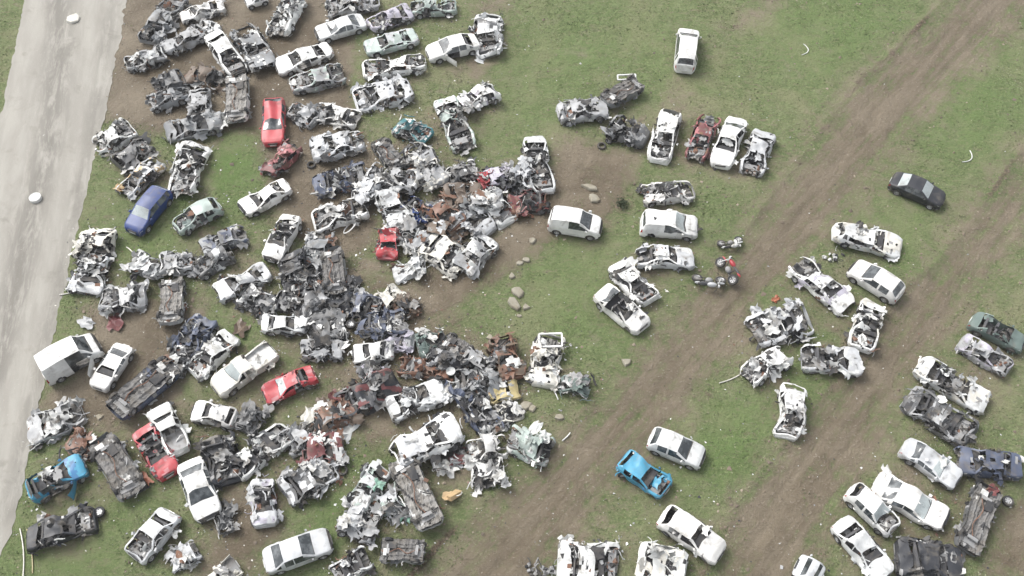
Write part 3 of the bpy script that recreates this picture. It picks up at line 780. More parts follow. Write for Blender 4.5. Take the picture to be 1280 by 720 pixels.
# ------------------------------------------------------------------ every vehicle of the place: rear end, front end, kind, colour, state, label
GP = 'wrecked cars heaped beside the pale road'
GC = 'wrecked cars in the central scrap heap'
GR = 'wrecked cars lined up beyond the muddy tracks'
def car(grp, *a, **k): return vehicle(*a, group=grp, **k)
for r in [
 # top left, beside the road
 (188, 46, 222, -4, 's', 'steel', 'tangle', 'long dark shredded wreck at the top edge nearest the pale road', '', dict(wid=1.7, z=.2)),
 (278, 4, 225, 24, 's', 'white', 'crush', 'white crushed car with round bonnet lying against the dark shredded wreck at the top', 'S', {}),
 (254, 40, 208, 62, 'h', 'grey', 'tangle', 'grey shredded car between the two white wrecks near the top left', '', {}),
 (245, 32, 274, 36, 'h', 'white', 'crush', 'small white torn car end above the white car with no bonnet', '', {}),
 (264, 42, 300, 92, 's', 'white', 'wreck', 'white car with bare engine bay pointing down towards the grey upturned wreck', 'Hl', {}),
 (304, 34, 333, 84, 's', 'steel', 'tangle', 'dark grey knotted wreck with one pale patch standing alone on wet mud', '', dict(wid=1.9, acc='pale')),
 (333, -6, 306, 2, 'h', 'white', 'worn', 'white car cut off by the top edge of the picture on wet mud', '', {}),
 (372, -4, 350, 42, 'h', 'pale', 'tangle', 'pale grey twisted wreck at the top edge on wet mud', '', dict(wid=1.8)),
 (414, 60, 344, 84, 's', 'white', 'wreck', 'white car with smooth round bonnet pointing left next to a green grey wreck', 'DlS', {}),
 (430, 91, 363, 107, 's', 'grey', 'crush', 'dark green grey crushed car right below a white car with round bonnet', 'H', dict(acc='sage')),
 (204, 68, 156, 82, 'h', 'grey', 'tangle', 'lone small knot of pale scrap metal at the edge of the pale road', '', dict(acc='pale', wid=1.3)),
 (236, 118, 184, 132, 's', 'steel', 'crush', 'dark grey crushed car pointing left at the road side of the upper heap', '', {}),
 (228, 98, 190, 112, 'h', 'dark', 'tangle', 'black shredded wreck behind the dark grey crushed car pointing left', '', {}),
 (276, 100, 232, 92, 's', 'brown', 'tangle', 'dull brown flattened wreck at the top of the upper heap by white debris', '', dict(wid=1.7)),
 (248, 112, 252, 158, 'h', 'grey', 'crush', 'grey broken car between the dark crushed car and the upturned car', 'n', {}),
 (297, 97, 296, 156, 's', 'pale', 'flip', 'upturned car with flat pale grey floor just left of the red car', '', {}),
 (210, 164, 276, 152, 's', 'steel', 'tangle', 'dark silver torn wreck at the foot of the upper heap above green grass', '', dict(wid=1.5)),
 (343, 124, 341, 180, 'h', 'red', 'worn', 'bright red hatchback with crushed roof and bonnet pointing down the picture', 'S', dict(acc='pink')),
 (372, 181, 336, 217, 'h', 'maroon', 'crush', 'dark red crushed car just below the bright red hatchback', 'n', dict(acc='pink')),
 (120, 182, 166, 158, 's', 'pale', 'tangle', 'pale shredded wreck touching the edge of the pale road', '', dict(wid=1.9, acc='white')),
 (148, 204, 184, 178, 'h', 'dark', 'tangle', 'small dark shredded wreck between two pale ones beside the road', '', {}),
 (200, 202, 151, 243, 's', 'silver', 'crush', 'silver crushed wreck with a tan panel next to the dark blue van', 'H', dict(acc='tan')),
 (242, 184, 226, 242, 's', 'white', 'tangle', 'white gutted body shell standing on grass right of the dark blue van', 'R', dict(wid=1.9)),
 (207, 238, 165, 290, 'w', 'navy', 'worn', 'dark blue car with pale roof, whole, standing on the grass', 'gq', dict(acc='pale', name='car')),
 (275, 256, 218, 286, 'h', 'sage', 'wreck', 'pale grey green hatchback with torn bonnet on the grass right of the blue car', 'H', {}),
 (362, 232, 301, 264, 's', 'white', 'wreck', 'white car with smooth bonnet pointing left below the dark red crushed car', 'S', {}),
 (456, 258, 390, 276, 's', 'white', 'crush', 'white torn open car with a flat clean bonnet and a loose door hoop', 'R', dict(wid=1.9)),
 (452, 176, 392, 188, 's', 'silver', 'tangle', 'silver grey torn wreck right of the loose tyre on wet mud', '', dict(wid=1.9)),
 (395, 232, 458, 216, 's', 'slate', 'tangle', 'dark blue grey torn wreck above the white car with a loose door hoop', '', dict(wid=1.8)),
 (448, 150, 392, 138, 's', 'white', 'crush', 'white crumpled car above the silver grey torn wreck', 'S', dict(wid=1.8)),
 (392, 150, 364, 134, 'h', 'grey', 'tangle', 'small grey shredded wreck between the red hatchback and a white crumpled car', '', {}),
 (456, 26, 395, 44, 's', 'white', 'worn', 'white saloon pointing left, nearly whole, second from the top edge', 'S', {}),
 (470, 2, 410, 10, 's', 'grey', 'tangle', 'grey wreck at the top edge right behind the white saloon', '', dict(wid=1.7)),
 (514, 14, 460, 34, 's', 'lilac', 'crush', 'lilac silver crushed car right of the nearly whole white saloon', 'S', {}),
 (514, 10, 571, 8, 's', 'sage', 'crush', 'sage green flattened car alone at the top edge on grass', 'H', {}),
 (522, 45, 456, 62, 's', 'sage', 'wreck', 'grey green car with smooth square bonnet pointing left in the upper row', 'S', dict(acc='silver')),
 (530, 78, 454, 88, 's', 'white', 'crush', 'white torn car directly below the grey green car with square bonnet', 'H', {}),
 (510, 110, 445, 124, 's', 'silver', 'tangle', 'silver shredded wreck at the bottom of the upper row', '', dict(wid=2.2)),
 (598, 52, 534, 68, 's', 'white', 'worn', 'white saloon pushed up against a black and white crumpled wreck', 'Dl', {}),
 (610, 22, 612, 66, 'h', 'white', 'tangle', 'black and white crumpled wreck behind the white saloon on grass', '', dict(acc='dark', wid=2.0)),
 (618, 114, 576, 132, 'h', 'white', 'tangle', 'small pale broken wreck touching the roof end of a long pale shell', '', dict(acc='lilac')),
 (556, 124, 582, 186, 's', 'pale', 'crush', 'long pale grey shell with a green edge pointing down on the grass', 'R', dict(acc='sage', wid=1.9)),
 (498, 156, 534, 172, 's', 'teal', 'tangle', 'teal and white tangled wreck left of the long pale shell', '', dict(acc='white')),
]: car(GP, *r[:8], opt=r[8], **r[9])
for r in [
 # central heap
 (472, 178, 500, 212, 's', 'steel', 'flip', 'upturned dull grey car at the top left corner of the central heap', '', dict(acc='cream')),
 (545, 206, 504, 202, 'h', 'steel', 'flip', 'short upturned grey floor next to the top left corner of the central heap', '', {}),
 (518, 234, 460, 226, 's', 'grey', 'tangle', 'grey tangle with white strips on the left flank of the central heap', '', dict(acc='white', wid=1.9)),
 (514, 224, 556, 214, 'h', 'grey', 'tangle', 'grey twisted wreck with a pale beam across it in the central heap', '', dict(acc='cream')),
 (478, 236, 502, 282, 'h', 'white', 'crush', 'white crumpled wreck on the left edge of the central heap', 'S', dict(wid=1.7)),
 (508, 252, 540, 272, 'h', 'navy', 'tangle', 'dark navy blue tangle between white and rust red wrecks', '', {}),
 (538, 250, 574, 282, 's', 'rust', 'crush', 'rust red crushed car in the middle of the central heap', 'n', dict(wid=1.9, z=.2)),
 (558, 246, 602, 240, 's', 'brown', 'flat', 'grey brown flattened roof with streaks in the central heap', '', dict(z=.5, wid=1.8)),
 (562, 222, 600, 208, 'h', 'dark', 'tangle', 'black and white tangle at the top edge of the central heap', '', dict(acc='white')),
 (604, 212, 608, 234, 'h', 'red', 'crush', 'small bright red car end at the top of the central heap', 'n', dict(wid=.9, z=.4)),
 (612, 228, 644, 214, 'h', 'lilac', 'tangle', 'lilac white shredded wreck right of the small red car end', '', dict(wid=1.5)),
 (606, 240, 636, 276, 'h', 'pale', 'crush', 'pale grey crumpled shell at the right side of the central heap', 'n', dict(acc='white', wid=1.7)),
 (665, 172, 680, 240, 's', 'white', 'crush', 'tall white gutted shell at the right end of the central heap', 'RH', dict(wid=1.75)),
 (636, 214, 660, 236, 'h', 'black', 'tangle', 'black engine tangle left of the tall white gutted shell', '', dict(wid=1.5)),
 (680, 250, 634, 256, 'h', 'maroon', 'tangle', 'dark rusty red crushed wreck at the foot of the tall white shell', '', dict(acc='rust', wid=1.6)),
 (574, 264, 612, 290, 'h', 'silver', 'tangle', 'silver white tangle right of the rust red crushed car', '', dict(wid=1.6)),
 (611, 298, 574, 338, 's', 'grey', 'crush', 'grey shell with a pale blue open door edge at the bottom of the central heap', '', dict(acc='pale', wid=1.9)),
 (534, 302, 580, 332, 's', 'cream', 'tangle', 'cream and silver flattened wreck at the bottom of the central heap', '', dict(wid=2.0)),
 (488, 286, 484, 324, 'h', 'red', 'crush', 'short red crushed car end at the lower left of the central heap', 'n', dict(wid=1.5, acc='pink')),
 (492, 276, 530, 306, 'h', 'grey', 'tangle', 'grey wreck with white patches right of the short red car end', '', dict(acc='white', wid=1.5)),
 (530, 330, 494, 342, 'h', 'white', 'tangle', 'small white crumpled wreck on wet mud below the central heap', '', dict(wid=1.4)),
 (470, 378, 502, 358, 'h', 'cream', 'crush', 'cream crumpled wreck above the blue grey striped wreck', 'n', dict(wid=1.6)),
 (490, 390, 524, 380, 'h', 'brown', 'tangle', 'small rusty brown tangle beside the brown mud clearing', '', dict(wid=1.4)),
 (432, 380, 478, 388, 's', 'slate', 'crush', 'blue grey creased roof left of the cream crumpled wreck', 'n', dict(acc='silver', wid=1.8)),
 (399, 290, 392, 334, 's', 'steel', 'tangle', 'shiny dark grey torn wreck directly below the white torn open car', '', dict(wid=1.5)),
 (414, 312, 420, 372, 's', 'steel', 'flip', 'long upturned dark grey car standing in the middle of the black tangle', '', dict(wid=1.6)),
 (366, 318, 376, 366, 's', 'black', 'tangle', 'black shredded tangle left of the long upturned dark grey car', '', dict(wid=1.7)),
 (392, 362, 404, 404, 'h', 'dark', 'tangle', 'dark tangle of small parts above the row of loose tyres', '', dict(wid=1.8)),
 (414, 372, 436, 396, 'h', 'black', 'tangle', 'black twisted wreck just below the long upturned dark grey car', '', dict(wid=1.6)),
 (388, 420, 432, 402, 's', 'dark', 'tangle', 'dark tangle with white flecks right of the white car with red bonnet debris', '', dict(acc='white', wid=1.7)),
 (376, 436, 430, 438, 's', 'grey', 'tangle', 'thin spread of grey torn metal on grass left of the white car end', '', dict(wid=1.2)),
 (452, 410, 506, 404, 's', 'slate', 'tangle', 'blue grey wreck in the lower belt of the central heap', '', dict(wid=1.7)),
 (518, 428, 466, 424, 's', 'lilac', 'crush', 'dull purple grey crushed car in the lower belt of the central heap', 'H', dict(acc='steel')),
 (493, 438, 440, 444, 's', 'white', 'wreck', 'white car end with dark rear window buried under the purple grey wreck', 'S', {}),
 (524, 432, 558, 424, 'h', 'green', 'tangle', 'dark green tangled wreck in the lower belt of the central heap', '', dict(wid=1.6)),
 (554, 424, 590, 448, 's', 'steel', 'flip', 'upturned grey car with ribbed floor right of the dark green wreck', '', dict(z=.2)),
 (578, 444, 618, 462, 'h', 'grey', 'crush', 'grey wreck with a loose wheel beside the ribbed upturned floor', '', {}),
 (500, 456, 564, 464, 's', 'rust', 'flat', 'long brown rusty flattened wreck below the dark green wreck', '', dict(wid=1.2)),
 (624, 422, 642, 470, 's', 'rust', 'tangle', 'rusty brown upright tangle right of the grey wreck with a loose wheel', '', dict(acc='brown', wid=1.5)),
 (686, 420, 676, 478, 's', 'cream', 'tangle', 'pale tangle ending in an open white box frame beside the track', 'n', dict(acc='white', wid=1.6)),
 (736, 480, 702, 474, 'h', 'green', 'tangle', 'small dark green knot of scrap alone on the grass beside the track', '', dict(wid=1.2)),
 (608, 494, 652, 482, 'h', 'yellow', 'crush', 'dull yellow crushed wreck at the right end of the lower belt', 'n', dict(wid=1.5)),
 (572, 476, 624, 478, 'h', 'steel', 'tangle', 'dark grey twisted wreck next to the round white disc', '', dict(wid=1.4)),
 (574, 480, 618, 540, 's', 'slate', 'tangle', 'long blue grey torn wreck with a white sill pointing down to the right', '', dict(acc='pale', wid=1.5)),
 (486, 512, 556, 486, 's', 'white', 'crush', 'white gutted car with torn front on the grass below the brown wreck', 'SR', dict(wid=1.8)),
]: car(GC, *r[:8], opt=r[8], **r[9])
for r in [
 # left column, beside the road
 (124, 290, 112, 326, 's', 'cream', 'tangle', 'cream and grey knotted wreck at the road edge, upper half of a tall heap', '', dict(wid=2.2)),
 (122, 322, 104, 364, 's', 'silver', 'tangle', 'silver knotted wreck at the road edge, lower half of a tall heap', '', dict(acc='white', wid=2.1)),
 (182, 370, 126, 378, 's', 'grey', 'tangle', 'grey and white broken wreck above the red debris on the mud', '', dict(acc='white', wid=1.7)),
 (168, 326, 202, 342, 'h', 'white', 'tangle', 'small white torn wreck above the upturned grey car by the road', '', dict(wid=1.4)),
 (200, 334, 240, 328, 'h', 'grey', 'tangle', 'grey coiled tangle at the head of the upturned grey car', '', dict(wid=1.5)),
 (217, 346, 214, 406, 's', 'grey', 'flip', 'grey upturned car with two round wells standing on brown mud', '', dict(acc='pale')),
 (307, 290, 250, 310, 's', 'steel', 'crush', 'dark blue grey crushed car below the pale grey green hatchback', 'S', dict(acc='slate')),
 (290, 316, 244, 340, 'h', 'dark', 'crush', 'dark torn wreck with one pale blue panel', 'H', dict(acc='pale')),
 (334, 336, 268, 368, 's', 'silver', 'crush', 'pale silver flattened car right of the grass patch', 'nS', dict(wid=1.6, acc='pale')),
 (366, 270, 338, 326, 's', 'white', 'wreck', 'white car with no windscreen pointing down the picture, dark cabin open', 'R', {}),
 (304, 366, 338, 386, 'h', 'dark', 'tangle', 'dark tangle with a curved white arch above the white car', '', dict(acc='white', wid=1.6)),
 (326, 404, 386, 404, 's', 'white', 'wreck', 'white car lying level with its wheel at the left above the red car', 'S', {}),
 (54, 468, 124, 430, 'm', 'white', 'worn', 'white minibus with plain white roof and open side door beside the road', 'VDr', dict(wid=1.85, acc='cream')),
 (158, 432, 122, 486, 's', 'white', 'worn', 'white saloon pointing down next to the white minibus', 'S', {}),
 (218, 456, 144, 520, 's', 'slate', 'flip', 'large upturned dark grey car between the white saloon and the silver pickup bed', '', dict(wid=1.9)),
 (97, 512, 36, 538, 's', 'grey', 'flat', 'grey flattened car at the road edge below the white minibus', '', dict(acc='pale', wid=1.7)),
 (232, 432, 212, 468, 'h', 'dark', 'tangle', 'dark wreck with one white panel on top right of the brown mud', '', dict(acc='white', wid=1.5)),
 (256, 400, 228, 440, 's', 'slate', 'tangle', 'blue grey crumpled wreck between the upturned grey car and the cream pickup', '', dict(wid=1.7)),
 (290, 418, 240, 466, 's', 'pale', 'crush', 'pale pointed car shell left of the cream pickup', 'SH', dict(wid=1.6)),
 (342, 436, 268, 488, 'p', 'cream', 'wreck', 'cream pickup truck with white cab pointing down to the left', '', dict(acc='white')),
 (394, 466, 328, 494, 's', 'red', 'wreck', 'bright red saloon with white windscreen pointing down to the left', 'wS', dict(acc='pink')),
 (294, 524, 240, 512, 'h', 'white', 'wreck', 'white hatchback with dark rear window below the cream pickup', 'S', {}),
 (300, 518, 326, 530, 'h', 'dark', 'tangle', 'small dark tangle at the torn end of the white hatchback', '', dict(wid=1.6)),
 (268, 546, 284, 602, 's', 'black', 'tangle', 'black shredded wreck right of the whole white saloon', '', dict(wid=1.8)),
 (294, 588, 358, 536, 's', 'pale', 'crush', 'pale green grey open car lying across the black shredded wreck', 'R', dict(wid=1.7)),
 (358, 556, 400, 532, 's', 'grey', 'tangle', 'grey torn wreck left of the rusty tangle', '', dict(wid=1.7)),
 (398, 528, 442, 508, 'h', 'rust', 'tangle', 'rusty red brown tangle between grey wrecks left of the dark red wreck', '', dict(acc='brown', wid=1.7)),
 (424, 506, 492, 474, 's', 'black', 'tangle', 'long black wreck with dark red side pointing up to the right', '', dict(acc='maroon', wid=1.7)),
 (380, 560, 430, 552, 'h', 'maroon', 'tangle', 'dark red torn wreck just above the loose tyre on the grass', '', dict(acc='white', wid=1.6)),
 (356, 616, 412, 582, 's', 'dark', 'tangle', 'dark green grey tangle left of the loose tyre on the grass', '', dict(acc='silver', wid=1.7)),
 (226, 566, 196, 508, 'p', 'pale', 'wreck', 'pale silver pickup with flat bed beside the red wreck', '', dict(wid=1.6)),
 (178, 534, 212, 594, 's', 'red', 'wreck', 'bright red wreck with open cabin leaning on the pale silver pickup', 'RS', dict(acc='pink', wid=1.6)),
 (84, 548, 118, 566, 'h', 'rust', 'tangle', 'brown rusty tangle above the light blue pickup', '', dict(wid=1.5)),
 (128, 550, 170, 620, 's', 'steel', 'flip', 'long upturned black and grey car between the light blue and the red vehicles', '', dict(wid=1.8)),
 (36, 618, 106, 578, 'w', 'azure', 'wreck', 'light blue car with dark open cabin and a hanging door at the road edge', 'DrR', dict(acc='blue', wid=1.75)),
 (34, 674, 120, 646, 's', 'black', 'crush', 'black burnt out car with torn front below the light blue car', 'H', {}),
 (236, 576, 262, 648, 's', 'white', 'worn', 'whole white saloon pointing down the picture near the bottom left', 'S', {}),
 (216, 640, 166, 698, 's', 'silver', 'wreck', 'silver wreck with brown torn engine bay pointing down to the left', 'H', dict(wid=1.75)),
 (246, 684, 204, 708, 'h', 'silver', 'crush', 'silver crumpled car end at the bottom edge beside the wreck with brown bay', '', dict(acc='dark')),
 (280, 634, 284, 664, 'h', 'dark', 'tangle', 'small broken engine parts standing right of the whole white saloon', '', dict(wid=.9, cat='scrap heap', name='engine_scrap')),
 (298, 706, 262, 734, 'p', 'cream', 'wreck', 'pale truck bed cut off by the bottom edge', '', {}),
 (326, 600, 330, 660, 's', 'silver', 'crush', 'silver shell with purple grey cabin standing alone below the black wrecks', 'R', dict(acc='lilac')),
 (330, 704, 414, 674, 's', 'silver', 'worn', 'silver saloon standing whole at the bottom edge left of a white torn car', 'g', {}),
]: car(GP, *r[:8], opt=r[8], **r[9])
for r in [
 # lower centre
 (478, 584, 442, 636, 's', 'white', 'crush', 'white car with bonnet pointing down to the left by the pale green scraps', '', dict(acc='sage')),
 (500, 576, 542, 662, 's', 'grey', 'flip', 'long upturned silver car left of the tan box', '', dict(acc='silver', wid=1.8)),
 (426, 648, 470, 660, 'h', 'grey', 'tangle', 'grey scrap tangle below the white bonnet near the bottom', '', dict(acc='silver', wid=1.8)),
 (474, 688, 534, 692, 's', 'steel', 'flip', 'upturned grey brown car near the bottom edge beside the track', '', {}),
 (462, 692, 412, 722, 's', 'white', 'crush', 'white torn car cut off by the bottom edge right of the silver saloon', 'R', {}),
 (500, 574, 572, 536, 'w', 'white', 'tangle', 'large white and grey crumpled wreck above the upturned silver car', '', dict(acc='silver', wid=1.9)),
 (634, 556, 582, 566, 's', 'white', 'crush', 'white car with smooth bonnet at the end of the long blue grey wreck', 'n', dict(wid=1.5)),
 (606, 572, 612, 610, 'h', 'white', 'tangle', 'white broken frame with legs lying on the edge of the track', '', dict(wid=1.8)),
 (686, 566, 636, 550, 's', 'sage', 'tangle', 'pale green grey torn frame at the edge of the muddy track', '', dict(acc='pale', wid=1.6)),
]: car(GC, *r[:8], opt=r[8], **r[9])
for r in [
 # middle field
 (856, 88, 861, 38, 'v', 'white', 'worn', 'white small van standing alone on the grass at the top, rear window facing down', 'g', {}),
 (700, 140, 756, 136, 's', 'grey', 'tangle', 'grey shredded wreck on grass left of an upturned car', '', dict(wid=1.8)),
 (756, 130, 802, 104, 's', 'steel', 'flip', 'upturned grey brown car with a loose white frame behind it', '', dict(wid=1.6)),
 (762, 158, 806, 172, 'h', 'dark', 'tangle', 'dark torn wreck left of the row of four cars', '', dict(acc='grey', wid=1.9)),
 (838, 140, 822, 200, 'h', 'white', 'crush', 'white wreck with bare engine bay, leftmost of the row of four', 'H', {}),
 (888, 146, 868, 200, 's', 'maroon', 'crush', 'dark pink red wreck, second in the row of four', '', dict(acc='pink', wid=1.55)),
 (922, 148, 900, 208, 's', 'white', 'wreck', 'white saloon with black gaps at both windows, third in the row of four', '', {}),
 (956, 166, 938, 216, 's', 'silver', 'crush', 'silver wreck with a dark hole in the bonnet, rightmost of the row of four', 'H', {}),
 (686, 275, 752, 286, 'v', 'white', 'worn', 'white panel van alone left of the column of white cars', 'Vg', {}),
 (866, 238, 800, 244, 's', 'white', 'crush', 'white wreck with torn open cabin at the top of the column of white cars', 'R', {}),
 (800, 280, 872, 284, 'v', 'white', 'wreck', 'white panel van with dented roof, second in the column of white cars', 'Vg', {}),
 (796, 320, 868, 322, 's', 'silver', 'crush', 'silver white wreck with flattened roof, third in the column of white cars', 'S', dict(acc='white')),
 (768, 328, 812, 378, 's', 'white', 'crush', 'white crumpled car with torn nose pointing down to the right', 'H', {}),
 (748, 364, 806, 412, 's', 'white', 'wreck', 'white car with broken rear and whole white bonnet at the foot of the column', 'R', {}),
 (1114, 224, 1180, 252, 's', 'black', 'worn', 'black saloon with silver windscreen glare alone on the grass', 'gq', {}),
 (1042, 290, 1126, 308, 'w', 'white', 'crush', 'white long dented wreck above the whole white hatchback', 'S', dict(acc='cream')),
 (994, 328, 1062, 384, 's', 'white', 'crush', 'white torn car with smooth white bonnet pointing down to the right', '', dict(acc='lilac')),
 (1126, 370, 1064, 332, 'h', 'white', 'worn', 'whole white car between two white wrecks beside the right track', 'g', {}),
 (1092, 378, 1074, 436, 's', 'white', 'crush', 'cream and white gutted wreck right below the whole white car', 'RH', dict(acc='cream')),
 (1006, 396, 942, 416, 's', 'silver', 'tangle', 'silver heap of torn metal beside the left track, nearest the orange scrap', '', dict(wid=2.2)),
 (984, 442, 934, 474, 'h', 'white', 'crush', 'white wreck with clean roof at its upper right end below the silver heap', 'H', {}),
 (1004, 446, 1078, 452, 's', 'silver', 'crush', 'pale wreck with shredded side right of the silver heap', 'R', dict(acc='pale', wid=1.9)),
 (994, 484, 986, 546, 'h', 'white', 'crush', 'white wreck standing upright and alone between the two tracks', 'H', {}),

 (1148, 456, 1238, 506, 's', 'white', 'crush', 'cream white gutted car with an arm of torn metal to the left', 'R', dict(wid=1.75, acc='cream')),
 (1202, 424, 1264, 462, 's', 'grey', 'crush', 'grey crushed car directly left of the dark green pickup', 'n', dict(acc='lilac', wid=1.5)),
 (1214, 398, 1282, 432, 's', 'green', 'wreck', 'dark green car at the right edge', 'R', {}),
 (1140, 498, 1214, 544, 's', 'dark', 'tangle', 'dark grey knotted wreck below the cream white gutted car', '', dict(acc='grey', wid=1.9)),
 (1128, 556, 1200, 602, 's', 'silver', 'wreck', 'silver saloon with torn tail pointing down to the right', 'gS', {}),
 (1276, 586, 1192, 574, 's', 'slate', 'crush', 'dark blue grey crushed car right of the silver saloon', '', {}),
 (1094, 602, 1184, 652, 's', 'white', 'wreck', 'white saloon with glass still in place at the bottom right', 'gS', {}),
 (1062, 612, 1120, 664, 'h', 'white', 'wreck', 'white hatchback with torn nose between two white saloons at the bottom right', 'H', {}),
 (1050, 650, 1110, 722, 's', 'white', 'wreck', 'long white car with dark windows cut off by the bottom edge', 'S', {}),
 (1236, 612, 1208, 690, 'w', 'dark', 'flip', 'upturned dark grey frame with a red scrap on its upper end', '', dict(wid=1.6)),
 (1126, 690, 1204, 704, 's', 'black', 'tangle', 'black knotted wreck at the bottom edge left of the upturned dark frame', '', dict(wid=1.9)),
 (1028, 722, 996, 704, 's', 'silver', 'worn', 'silver car cut off by the bottom edge left of the long white car', '', {}),
 (812, 546, 880, 574, 'h', 'white', 'worn', 'whole white hatchback touching the bright blue wreck', 'g', {}),
 (776, 572, 834, 614, 'h', 'azure', 'wreck', 'bright blue broken car beside the whole white hatchback', 'HS', dict(acc='blue', wid=1.75)),
 (828, 642, 902, 694, 'h', 'white', 'wreck', 'white dented hatchback with broken windows near the bottom centre', '', {}),
 (702, 700, 774, 706, 's', 'white', 'tangle', 'white shredded car at the bottom edge beside the track', '', dict(acc='pale', wid=2.1)),
 (800, 700, 856, 712, 's', 'pale', 'flat', 'pale pinkish flattened car at the bottom edge left of the dented hatchback', '', dict(acc='cream', wid=1.9)),
]:
    car(GR, *r[:8], opt=r[8], **r[9])
for r in [
 (518, 186, 548, 228, 's', 'grey', 'tangle', 'grey torn wreck lying on top of the upturned floors of the central heap', '', dict(z=.35, acc='cream', wid=1.6)),
 (452, 250, 480, 214, 'h', 'silver', 'tangle', 'pale torn wreck at the far left tip of the central heap', '', dict(acc='white', wid=1.4)),
 (586, 256, 628, 250, 'h', 'grey', 'tangle', 'grey and white tangle on top of the pile between rust red and pale shells', '', dict(z=.4, acc='white', wid=1.5)),
 (646, 208, 668, 232, 'h', 'silver', 'tangle', 'silver torn wreck leaning on the tall white gutted shell', '', dict(z=.2, acc='black', wid=1.4)),
 (532, 284, 580, 296, 'h', 'brown', 'tangle', 'brown and grey tangle just above the cream and silver flattened wreck', '', dict(acc='silver', wid=1.5)),
 (384, 336, 400, 384, 's', 'black', 'tangle', 'black knotted scrap squeezed between the black tangle and the long upturned car', '', dict(z=.2, acc='grey', wid=1.5)),
 (350, 372, 392, 392, 'h', 'dark', 'tangle', 'dark scrap with white flecks right above the level white car', '', dict(acc='white', wid=1.3)),
 (430, 348, 448, 376, 'h', 'grey', 'tangle', 'grey torn wreck right of the foot of the long upturned dark grey car', '', dict(wid=1.4)),
 (536, 446, 580, 452, 'h', 'black', 'tangle', 'black scrap squeezed under the ribbed upturned floor', '', dict(acc='grey', wid=1.3)),
 (606, 484, 580, 506, 'h', 'dark', 'tangle', 'dark scrap between the dull yellow wreck and the long blue grey wreck', '', dict(acc='pale', wid=1.4)),
 (448, 470, 476, 452, 'h', 'dark', 'tangle', 'dark scrap above the long black wreck with dark red side', '', dict(acc='lilac', wid=1.3)),
 (628, 500, 648, 524, 'h', 'cream', 'tangle', 'tan and grey scrap below the dull yellow wreck', '', dict(acc='grey', wid=1.2)),
 (540, 574, 580, 560, 'h', 'silver', 'tangle', 'grey scrap with dark red specks below the large white crumpled wreck', '', dict(acc='maroon', wid=1.5)),
 (478, 612, 500, 648, 'h', 'silver', 'tangle', 'pale scrap between the white bonnet and the upturned silver car', '', dict(acc='sage', wid=1.4)),
 (392, 596, 410, 566, 'h', 'silver', 'tangle', 'silver torn scrap between the dark red torn wreck and the dark green grey tangle', '', dict(acc='white', wid=1.4)),
]: car(GC, *r[:8], opt=r[8], **r[9])


# ------------------------------------------------------------------ motorcycles
def motorbike(u, v, ang, col, label, lean=1.15, whole=True):
    x, y = at(u, v, .3); z = float(gz(x, y))
    root = empty('motorcycle', (x, y, z), ang); root.scale = (1.05 if col == 'white' else 1.3,)*3; tag(root, label, 'motorcycle', 'motorcycles dumped by the track')
    A = Matrix.Translation((0, 0, .22))@Matrix.Rotation(lean, 4, 'X')@Matrix.Translation((0, 0, -.1))
    rng = random.Random(int(u)); pm = paint(col, 1)
    def tf(V): return [tuple(A@Vector(p)) for p in V]
    def tubes(name, runs, rad, m, par=None):
        V = []; F = []
        for run in runs:
            o = len(V); k = 6; n = len(run)
            for i, p in enumerate(run):
                p = Vector(p); d = (Vector(run[min(i+1, n-1)])-Vector(run[max(i-1, 0)])).normalized()
                a = d.cross(Vector((.1, 1, .2))).normalized(); b = d.cross(a)
                V += [p+(a*math.cos(j*6.283/k)+b*math.sin(j*6.283/k))*rad for j in range(k)]
            F += [(o+i*k+j, o+i*k+(j+1) % k, o+(i+1)*k+(j+1) % k, o+(i+1)*k+j) for i in range(n-1) for j in range(k)]
        return mk(name, tf(V), F, [m], None, par or root, 180)
    def blob(name, c, r, m, par=None, pw=1.0):
        V = []; F = []; n, k = 8, 10
        for i in range(n):
            a = math.pi*i/(n-1)
            for j in range(k):
                b = 6.283*j/k
                V.append((c[0]+r[0]*math.cos(a), c[1]+r[1]*math.sin(a)*math.cos(b), c[2]+r[2]*math.sin(a)*math.sin(b)))
        F = [(i*k+j, i*k+(j+1) % k, (i+1)*k+(j+1) % k, (i+1)*k+j) for i in range(n-1) for j in range(k)]
        return mk(name, tf(V), F, [m], None, par or root, 180)
    for xw in (-.66, .66):
        M = A@Matrix.Translation((xw, 0, .31))@Matrix.Diagonal((1, .75, 1, 1)); put_wheel(root, M)
    tubes('frame', [[(-.3, 0, .75), (.35, 0, .8), (.5, 0, .9)], [(.42, 0, .82), (.15, 0, .3), (-.2, 0, .28), (-.3, 0, .75)], [(-.66, .1, .31), (-.2, .1, .34)], [(-.66, -.1, .31), (-.2, -.1, .34)]], .025, M_DARK)
    tubes('fork', [[(.66, .08, .31), (.42, .08, .95)], [(.66, -.08, .31), (.42, -.08, .95)]], .028, M_LIT)
    tubes('handlebar', [[(.28, .38, 1.02), (.42, .2, 1.0), (.42, -.2, 1.0), (.28, -.38, 1.02)]], .018, M_DARK)
    blob('fuel_tank', (.15, 0, .82), (.28, .15, .14), pm); blob('seat', (-.32, 0, .78), (.34, .13, .07), M_SEAT)
    blob('engine', (.0, 0, .42), (.22, .17, .18), M_INT); blob('tail_fairing', (-.62, 0, .74), (.2, .09, .06), pm)
    blob('front_fender', (.66, 0, .6), (.22, .07, .06), pm); blob('headlight', (.52, 0, .92), (.08, .1, .1), M_LAMP)
    tubes('exhaust_pipe', [[(.1, -.14, .35), (-.2, -.18, .25), (-.75, -.2, .32)]], .04, M_LIT)
    if col == 'white': blob('leg_shield', (.35, 0, .55), (.1, .24, .3), pm)
    return root
motorbike(886, 346, -.12, 'silver', 'black and silver motorcycle lying on its side beside the red one', 1.2)
